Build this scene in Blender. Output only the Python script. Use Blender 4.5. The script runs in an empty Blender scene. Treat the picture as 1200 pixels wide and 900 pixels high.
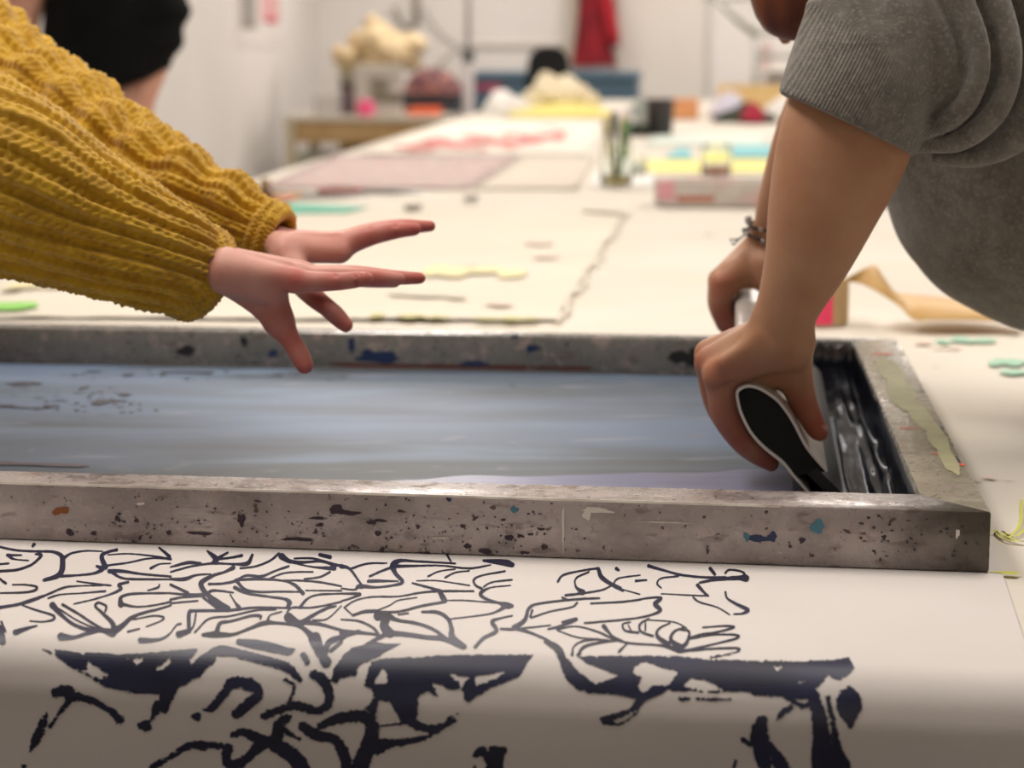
import bpy, bmesh, math, random
import numpy as np
from mathutils import Vector

# ------------------------------------------------------------------ camera
CAM = np.array([0.0, 0.0, 1.308]); FPX = 2540.0; TH = math.atan(410 / FPX)
cd = bpy.data.cameras.new('camera'); cam = bpy.data.objects.new('camera', cd)
bpy.context.scene.collection.objects.link(cam)
cam.location = CAM; cam.rotation_euler = (math.pi / 2 - TH, 0, 0)
cd.sensor_width = 36; cd.lens = FPX / 1200 * 36; cd.clip_start = .05; cd.clip_end = 60
cd.dof.use_dof = True; cd.dof.focus_distance = 1.70; cd.dof.aperture_fstop = 6.3
sc = bpy.context.scene; sc.camera = cam
# ------------------------------------------------------------------ light
w = bpy.data.worlds.new('world'); sc.world = w; w.use_nodes = True
w.node_tree.nodes['Background'].inputs[0].default_value = (1, .93, .85, 1)
w.node_tree.nodes['Background'].inputs[1].default_value = .12
def lamp(x, y, z, sx, sy, e, col=(1, .925, .86), rz=0.0):
    l = bpy.data.lights.new('ceiling_or_fill_lamp', 'AREA'); l.shape = 'RECTANGLE'; l.size = sx; l.size_y = sy
    l.energy = e; l.color = col
    o = bpy.data.objects.new('ceiling_or_fill_lamp', l); sc.collection.objects.link(o)
    o.location = (x, y, z); o.rotation_euler = (0, 0, rz); return o
lamp(-.75, 1.95, 2.75, .5, 1.3, 25)
lamp(.75, 2.15, 2.75, .5, 1.3, 22)
lamp(-.3, -1.6, 2.75, .5, 1.3, 8)  # weak fill added behind the camera to lift the hanging cloth
lamp(-.5, 3.9, 2.75, .5, 1.3, 18)
lamp(1.4, 4.3, 2.75, .5, 1.3, 19)
for xx in (-.5, 1.4, 3.2): lamp(xx, 15.1, 2.75, 1.3, .5, 28)  # extra lamps added near the back to brighten the walls
for yy in (6.6, 9.4, 12.2):
    lamp(-.9 + .06 * yy, yy, 2.75, .5, 1.3, 30)
    lamp(1.6 + .06 * yy, yy, 2.75, .5, 1.3, 30)
sc.view_settings.view_transform = 'Standard'; sc.view_settings.look = 'None'
sc.view_settings.gamma = 1; sc.view_settings.use_curve_mapping = False
sc.view_settings.exposure = 0.0

# ------------------------------------------------------------------ helpers
CT, ST = math.cos(TH), math.sin(TH)
def rayd(px, py):
    x = (px - 600) / FPX; y = -(py - 450) / FPX
    return np.array([x, CT + y * ST, -ST + y * CT])
def P(px, py, z=.9):
    d = rayd(px, py); return CAM + d * ((z - CAM[2]) / d[2])
def Q(px, py, d):
    return CAM + rayd(px, py) * d
def AY(px, py, Y):
    d = rayd(px, py); return CAM + d * (Y / d[1])
rng = np.random.default_rng(5)
_G = rng.random((64, 64, 64)).astype(np.float32)
def vnoise(x, y, z=0.0):
    x = np.asarray(x, dtype=np.float64); y = np.asarray(y, dtype=np.float64); z = np.asarray(z, dtype=np.float64) + 0 * x
    xi = np.floor(x).astype(int); yi = np.floor(y).astype(int); zi = np.floor(z).astype(int)
    fx, fy, fz = x - xi, y - yi, z - zi
    fx = fx * fx * (3 - 2 * fx); fy = fy * fy * (3 - 2 * fy); fz = fz * fz * (3 - 2 * fz)
    g = lambda a, b, c: _G[(xi + a) & 63, (yi + b) & 63, (zi + c) & 63]
    r = 0
    for a in (0, 1):
        for b in (0, 1):
            for c in (0, 1):
                r = r + g(a, b, c) * (fx if a else 1 - fx) * (fy if b else 1 - fy) * (fz if c else 1 - fz)
    return r * 2 - 1
def fbm(x, y, z=0.0, n=3):
    s = 0
    for i in range(n): s = s + vnoise(x * 2 ** i + 7.3 * i, y * 2 ** i + 3.1 * i, np.asarray(z) * 2 ** i) / 2 ** i
    return s
def unit(v): v = np.asarray(v, float); return v / np.linalg.norm(v)
BASE = {}
def tag(o, label=None, cat=None, group=None, kind=None):
    if label: o['label'] = label
    if cat: o['category'] = cat
    if group: o['group'] = group
    if kind: o['kind'] = kind
    return o
def thing(name, label, cat, loc=(0, 0, 0), group=None):
    o = bpy.data.objects.new(name, None); sc.collection.objects.link(o)
    o.location = loc; o.empty_display_size = .05; BASE[o] = np.array(loc, float)
    return tag(o, label, cat, group)
def link(name, me, m, parent=None, loc=None):
    o = bpy.data.objects.new(name, me); sc.collection.objects.link(o)
    if m is not None and not me.materials: me.materials.append(m)
    o.parent = parent
    if loc is not None: o.location = loc
    BASE[o] = BASE.get(parent, np.zeros(3)) + (np.array(loc, float) if loc is not None else 0)
    return o
def mesh(name, V, F, m, parent=None, smooth=True, kind=None):
    """world-space vertices; a child is stored relative to its parent's base"""
    V = np.asarray(V, dtype=np.float64).reshape(-1, 3)
    off = BASE.get(parent)
    me = bpy.data.meshes.new(name)
    if off is None:
        lo, hi = V.min(0), V.max(0); off = np.array([(lo[0] + hi[0]) / 2, (lo[1] + hi[1]) / 2, lo[2]]); loc = off; rel = off
    else: loc = None; rel = off
    V = V - rel
    if isinstance(F, np.ndarray):
        n, k = F.shape
        me.vertices.add(len(V)); me.vertices.foreach_set('co', V.astype(np.float32).ravel())
        me.loops.add(n * k); me.loops.foreach_set('vertex_index', F.astype(np.int32).ravel())
        me.polygons.add(n); me.polygons.foreach_set('loop_start', np.arange(0, n * k, k, dtype=np.int32))
        me.update(calc_edges=True)
    else:
        me.from_pydata([tuple(v) for v in V], [], [tuple(int(i) for i in f) for f in F]); me.update()
    me.polygons.foreach_set('use_smooth', np.full(len(me.polygons), smooth, dtype=bool))
    o = link(name, me, m, parent, loc)
    if kind: o['kind'] = kind
    return o
class MB:
    def __init__(s): s.V = []; s.F = []
    def add(s, V, F):
        n = len(s.V); s.V += [tuple(map(float, v)) for v in V]; s.F += [tuple(i + n for i in f) for f in F]; return s
    def box(s, lo, hi, rz=0, bev=0.0):
        lo = np.array(lo, float); hi = np.array(hi, float); c = (lo + hi) / 2; h = (hi - lo) / 2
        b = min(bev, h.min() * .9) if bev else 0
        bm = bmesh.new(); bmesh.ops.create_cube(bm, size=2)
        for v in bm.verts: v.co = Vector((v.co.x * h[0], v.co.y * h[1], v.co.z * h[2]))
        if b: bmesh.ops.bevel(bm, geom=bm.edges[:], offset=b, segments=2, affect='EDGES', profile=.6)
        ca, sa = math.cos(rz), math.sin(rz)
        V = [(c[0] + v.co.x * ca - v.co.y * sa, c[1] + v.co.x * sa + v.co.y * ca, c[2] + v.co.z) for v in bm.verts]
        bm.verts.index_update(); F = [[v.index for v in f.verts] for f in bm.faces]; bm.free()
        return s.add(V, F)
    def lathe(s, c, prof, n=24, axis=(0, 0, 1)):
        a = unit(axis); t = unit(np.cross(a, (0, 1, 0.1))); b = np.cross(a, t); c = np.array(c, float)
        V = []; F = []
        for (r, z) in prof:
            for i in range(n):
                p = 2 * math.pi * i / n; V.append(c + a * z + (t * math.cos(p) + b * math.sin(p)) * max(r, 1e-5))
        for j in range(len(prof) - 1):
            for i in range(n):
                k = (i + 1) % n; F.append((j * n + i, j * n + k, (j + 1) * n + k, (j + 1) * n + i))
        return s.add(V, F)
    def tube(s, pts, r, n=10, cap=True):
        pts = [np.array(p, float) for p in pts]; rr = r if hasattr(r, '__len__') else [r] * len(pts)
        V = []; F = []; up = None
        for i, p in enumerate(pts):
            t = unit(pts[min(i + 1, len(pts) - 1)] - pts[max(i - 1, 0)])
            if up is None: up = np.array([0, 0, 1.]) if abs(t[2]) < .9 else np.array([1., 0, 0])
            x = unit(np.cross(t, up)); y = np.cross(x, t); up = y
            for k in range(n):
                a = 2 * math.pi * k / n; V.append(p + (x * math.cos(a) + y * math.sin(a)) * rr[i])
        for j in range(len(pts) - 1):
            for i in range(n):
                k = (i + 1) % n; F.append((j * n + i, (j + 1) * n + i, (j + 1) * n + k, j * n + k))
        if cap: F.append(tuple(range(n))); F.append(tuple(range(len(V) - 1, len(V) - 1 - n, -1)))
        return s.add(V, F)
    def prism(s, poly, z0, z1):
        n = len(poly); V = [(p[0], p[1], z0) for p in poly] + [(p[0], p[1], z1) for p in poly]
        F = [tuple(range(n - 1, -1, -1)), tuple(range(n, 2 * n))] + [(i, (i + 1) % n, n + (i + 1) % n, n + i) for i in range(n)]
        return s.add(V, F)
    def build(s, name, m, parent=None, smooth=False, kind=None):
        return mesh(name, s.V, s.F, m, parent, smooth, kind)
def autosmooth(o, ang=40):
    o.data.polygons.foreach_set('use_smooth', np.ones(len(o.data.polygons), dtype=bool))
    try: o.data.set_sharp_from_angle(angle=math.radians(ang))
    except Exception: pass
    return o
def grid_faces(nu, nv, wrap=False):
    """vertices are laid out [v][u]"""
    uu = nu if wrap else nu - 1
    j, i = np.meshgrid(np.arange(nv - 1), np.arange(uu), indexing='ij'); k = (i + 1) % nu
    return np.stack([j * nu + i, j * nu + k, (j + 1) * nu + k, (j + 1) * nu + i], -1).reshape(-1, 4)

# ------------------------------------------------------------------ materials
def srgb(c): return tuple(((v / 255) / 12.92 if v / 255 <= .04045 else (((v / 255) + .055) / 1.055) ** 2.4) for v in c[:3]) + (1,)
def M(name, c, c2=None, ns=8, rough=.6, bump=0, bs=60, sss=0, metal=0, spec=.5, thr=(.35, .65), stretch=(1, 1, 1),
      c3=None, ns3=30, thr3=(.6, .66), sheen=0, coat=0, emis=None, trans=0, rough2=None, bumpd=.002, attr=None, attrc=None):
    m = bpy.data.materials.new(name); m.use_nodes = True; nt = m.node_tree; N = nt.nodes; L = nt.links
    b = N['Principled BSDF']; b.inputs['Base Color'].default_value = srgb(c); b.inputs['Roughness'].default_value = rough
    b.inputs['Metallic'].default_value = metal; b.inputs['Specular IOR Level'].default_value = spec
    if sss:
        b.inputs['Subsurface Weight'].default_value = sss; b.inputs['Subsurface Radius'].default_value = (1, .35, .2)
        b.inputs['Subsurface Scale'].default_value = .008
    if sheen: b.inputs['Sheen Weight'].default_value = sheen; b.inputs['Sheen Roughness'].default_value = .6
    if coat: b.inputs['Coat Weight'].default_value = coat; b.inputs['Coat Roughness'].default_value = .06
    if trans: b.inputs['Transmission Weight'].default_value = trans; b.inputs['IOR'].default_value = 1.3
    tc = N.new('ShaderNodeTexCoord'); mp = N.new('ShaderNodeMapping'); mp.inputs['Scale'].default_value = stretch
    L.new(tc.outputs['Object'], mp.inputs['Vector'])
    def noise(s, det=5):
        n = N.new('ShaderNodeTexNoise'); n.inputs['Scale'].default_value = s; n.inputs['Detail'].default_value = det
        L.new(mp.outputs['Vector'], n.inputs['Vector']); return n
    def ramp(n, t):
        r = N.new('ShaderNodeMapRange'); r.inputs['From Min'].default_value = t[0]; r.inputs['From Max'].default_value = t[1]
        L.new(n.outputs[0], r.inputs['Value']); return r.outputs[0]
    cur = None
    def mix(fac, a, bcol):
        x = N.new('ShaderNodeMix'); x.data_type = 'RGBA'; L.new(fac, x.inputs['Factor'])
        if a is None: x.inputs[6].default_value = srgb(c)
        else: L.new(a, x.inputs[6])
        x.inputs[7].default_value = srgb(bcol); return x.outputs[2]
    if c2:
        f = ramp(noise(ns), thr); cur = mix(f, cur, c2)
        if rough2 is not None:
            r = N.new('ShaderNodeMapRange'); r.inputs['To Min'].default_value = rough; r.inputs['To Max'].default_value = rough2
            L.new(f, r.inputs['Value']); L.new(r.outputs[0], b.inputs['Roughness'])
    if c3: cur = mix(ramp(noise(ns3, 3), thr3), cur, c3)
    if attr:
        a = N.new('ShaderNodeAttribute'); a.attribute_name = attr; cur = mix(a.outputs['Fac'], cur, attrc)
    if cur is not None: L.new(cur, b.inputs['Base Color'])
    if bump:
        bn = N.new('ShaderNodeBump'); bn.inputs['Strength'].default_value = bump; bn.inputs['Distance'].default_value = bumpd
        L.new(noise(bs, 4).outputs[0], bn.inputs['Height']); L.new(bn.outputs[0], b.inputs['Normal'])
    if emis: b.inputs['Emission Color'].default_value = srgb(c); b.inputs['Emission Strength'].default_value = emis
    return m
def woven(m, freq=1500, strength=.25, dist=.0004):
    """adds a fine plain weave relief on top of a material"""
    nt = m.node_tree; N = nt.nodes; L = nt.links; b = N['Principled BSDF']; tc = N.new('ShaderNodeTexCoord')
    ws = []
    for ax in ('X', 'Y'):
        wv = N.new('ShaderNodeTexWave'); wv.bands_direction = ax; wv.inputs['Scale'].default_value = freq / 6.28 * .5
        wv.inputs['Distortion'].default_value = 1.5; L.new(tc.outputs['Object'], wv.inputs['Vector']); ws.append(wv)
    mx = N.new('ShaderNodeMath'); mx.operation = 'ADD'; L.new(ws[0].outputs[1], mx.inputs[0]); L.new(ws[1].outputs[1], mx.inputs[1])
    bn = N.new('ShaderNodeBump'); bn.inputs['Strength'].default_value = strength; bn.inputs['Distance'].default_value = dist
    L.new(mx.outputs[0], bn.inputs['Height'])
    if b.inputs['Normal'].links: L.new(b.inputs['Normal'].links[0].from_socket, bn.inputs['Normal'])
    L.new(bn.outputs[0], b.inputs['Normal']); return m
# ------------------------------------------------------------------ room
A8 = math.radians(8.1); UH = np.array([math.cos(A8), -math.sin(A8), 0]); VH = np.array([math.sin(A8), math.cos(A8), 0])
A6 = math.radians(5.9); LS = np.array([math.sin(A6), math.cos(A6), 0]); LX = np.array([math.cos(A6), -math.sin(A6), 0])
m_wall = M('wall_paint', (243, 239, 235), (237, 232, 227), ns=1.2, rough=.8, bump=.1, bs=30)
m_floor = M('floor_paint', (122, 116, 108), (98, 92, 86), ns=3, rough=.5, bump=.1, bs=40)
m_ceil = M('ceiling_paint', (226, 222, 216), (216, 212, 206), ns=2, rough=.9)
RC = np.array([-1.5, 17.0, 0])                       # far left corner of the room
def RP(a, b, z=0): return RC + LX * a + LS * b + np.array([0, 0, z])   # a to the right, b towards the back
def slab(name, c, m, kind='structure'):
    mb = MB(); n = 4; V = [tuple(p) for p in c[:8]]
    mb.add(V, [(0, 1, 2, 3), (7, 6, 5, 4), (0, 4, 5, 1), (1, 5, 6, 2), (2, 6, 7, 3), (3, 7, 4, 0)])
    o = mb.build(name, m); tag(o, kind=kind); return o
W_ = 6.6; B0 = -19.0
def qslab(name, a0, a1, b0, b1, z0, z1, m, kind='structure'):
    return slab(name, [RP(a0, b0, z0), RP(a1, b0, z0), RP(a1, b1, z0), RP(a0, b1, z0), RP(a0, b0, z1), RP(a1, b0, z1), RP(a1, b1, z1), RP(a0, b1, z1)], m, kind)
qslab('floor', -.1, W_ + .1, B0, .1, -.1, 0, m_floor)
qslab('ceiling', -.1, W_ + .1, B0, .1, 2.9, 3.0, m_ceil)
qslab('wall_left', -.1, 0, B0, .1, 0, 2.9, m_wall)
qslab('wall_back', 0, W_, 0, .1, 0, 2.9, m_wall)
qslab('wall_right', W_, W_ + .1, B0, .1, 0, 2.9, m_wall)
qslab('wall_front', 0, W_, B0, B0 + .1, 0, 2.9, m_wall)

# ------------------------------------------------------------------ long print table
ZT = .9
E0 = P(600, 760, ZT)                                 # where the near edge starts to round over
def hang(u, drop):                                   # gentle waves of the hanging cloth
    s = np.clip(drop / .05, 0, 1)
    return .0030 * s * vnoise(u * 5 + 3, drop * 14 + 5) + .0035 * s * vnoise(u * 2.1, drop * 3)
def profile(lift=0.0, flat=1.0, R=.036, length=.42):
    p = [(flat, ZT + lift)]
    p += [(v, ZT + lift) for v in np.linspace(flat * .8, 0, 10)]
    Rr = R + lift
    for a in np.radians(np.linspace(0, 66, 16))[1:]: p.append((-Rr * math.sin(a), ZT - R + Rr * math.cos(a)))
    v, z = p[-1]
    t = np.array([-math.cos(math.radians(66)), -math.sin(math.radians(66))]); L = 0.006
    p.append((v + t[0] * L, z + t[1] * L)); v, z = p[-1]
    for a in np.radians(np.linspace(66, 87, 5))[1:]:
        t = np.array([-math.cos(a), -math.sin(a)]); v += t[0] * .003; z += t[1] * .003; p.append((v, z))
    for k in range(40):
        v += -math.cos(math.radians(87)) * length / 40; z -= length / 40; p.append((v, z))
    return np.array(p)
def extrude_cloth(us, prof, taper=None):
    U, K = np.meshgrid(us, np.arange(len(prof))); v = prof[K, 0]; z = prof[K, 1]
    drop = np.clip(ZT - z, 0, 1)
    v = v - hang(U, drop)
    X = E0[None, None, :] * np.array([1, 1, 0]) + U[..., None] * UH + v[..., None] * VH
    X[..., 2] = z
    return X
left0 = P(340, 196, ZT)
def on_left(Y, extra=0): return left0 + LS * ((Y - left0[1]) / LS[1]) - LX * extra
m_cover = M('canvas_cover', (229, 223, 211), (221, 214, 201), ns=2.2, rough=.85, bump=.25, bs=90, bumpd=.0008, spec=.2,
            c3=(226, 217, 200), ns3=5, thr3=(.5, .75), sheen=.1)
m_wood = M('table_wood', (176, 140, 96), (150, 114, 74), ns=6, stretch=(1, 8, 1), rough=.55)
m_legm = M('leg_metal', (120, 122, 122), rough=.4, metal=.6)
tbl = thing('print_table', 'very long white padded screen printing table running away to the far end of the room', 'table', (0, 7, 0))
prof = profile(-.003, flat=.6)
uR = .80; uL = -1.3
for _ in range(8): uL += float((on_left((E0 + UH * uL + VH * .6)[1]) - (E0 + UH * uL + VH * .6))[0])
us = np.linspace(uL, uR, 75)
X = extrude_cloth(us, prof)
# stretch the first rows into the long flat of the table
far = 13.9
rows = []
for k, b in enumerate(np.linspace(far, 2.4, 30)):
    row = []
    for i, u in enumerate(us):
        t = (u - uL) / (uR - uL)
        l = on_left(b, .0); near0 = E0 + UH * uL + VH * .6; near1 = E0 + UH * uR + VH * .6
        pl = near0 + (l - on_left(near0[1])) ; pr = near1 + (l - on_left(near0[1]))
        row.append(pl * (1 - t) + pr * t)
    rows.append(row)
Xf = np.array(rows); Xf[..., 2] = ZT - .003 + .0012 * fbm(Xf[..., 0] * 3, Xf[..., 1] * 2)
X = np.concatenate([Xf, X], 0)
# side drops
def side(X, j, sgn):
    cols = []
    for d, o in ((.01, .012), (.04, .022), (.12, .026), (.25, .03)):
        c = X[:, j].copy(); c += LX * sgn * o; c[:, 2] -= d; c[:, 2] = np.minimum(c[:, 2], ZT); cols.append(c)
    return cols
Lc = side(X, 0, -1)[::-1]; Rc = side(X, -1, 1)
X = np.concatenate([np.stack(Lc, 1), X, np.stack(Rc, 1)], 1)
nv, nu = X.shape[:2]
mesh('cover_cloth', X, grid_faces(nu, nv)[:, ::-1].copy(), m_cover, tbl)
c0 = E0 + UH * (uL + .02) + VH * -.02; c1 = E0 + UH * (uR - .02) + VH * -.02
f0 = Xf[0, 0] + LX * .02; f1 = Xf[0, -1] - LX * .02
mb = MB(); mb.prism([c0, c1, f1, f0], .83, .889); mb.build('tabletop', m_wood, tbl)
for t in np.linspace(0.02, .98, 6):
    for s, (a, b) in ((1, (c0, f0)), (-1, (c1, f1))):
        p = a + (b - a) * t + LX * s * .1 + LS * (.1 if t < .5 else -.1)
        mb = MB(); mb.box((p[0] - .03, p[1] - .03, 0), (p[0] + .03, p[1] + .03, .83), rz=-A6, bev=.004); mb.build('leg', m_legm, tbl)
mb = MB(); q0 = c0 + (f0 - c0) * .02 + LX * .1; q1 = c0 + (f0 - c0) * .98 + LX * .1
mb.tube([q0 * [1, 1, 0] + [0, 0, .3], q1 * [1, 1, 0] + [0, 0, .3]], .02, 8); mb.build('stretcher', m_legm, tbl)
q0 = q0 + (c1 - c0) - LX * .2; q1 = q1 + (f1 - f0) - LX * .2
mb = MB(); mb.tube([q0 * [1, 1, 0] + [0, 0, .3], q1 * [1, 1, 0] + [0, 0, .3]], .02, 8); mb.build('stretcher', m_legm, tbl)

# ------------------------------------------------------------------ printed cloth
m_cloth = M('printed_cotton', (226, 220, 216), (218, 211, 206), ns=3, rough=.75, spec=.3, sheen=.15, bump=.2, bs=700, bumpd=.0004)
pr = profile(0.0, flat=.42)
uC = float((P(1176, 676, ZT) - E0) @ UH)
us = np.linspace(-1.05, uC, 150)
X = extrude_cloth(us, pr)
X[..., 2] += (.0012 * np.clip(fbm(X[..., 0] * 9, X[..., 1] * 6), 0, 1)) * (pr[:, 0] > 0)[:, None] * 0
cloth = thing('printed_cloth', 'white cotton cloth with bold dark navy brush pattern draped over the near table edge', 'fabric', (0, 1.4, .9))
mesh('cloth_sheet', X, grid_faces(X.shape[1], X.shape[0])[:, ::-1].copy(), m_cloth, cloth)

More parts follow.
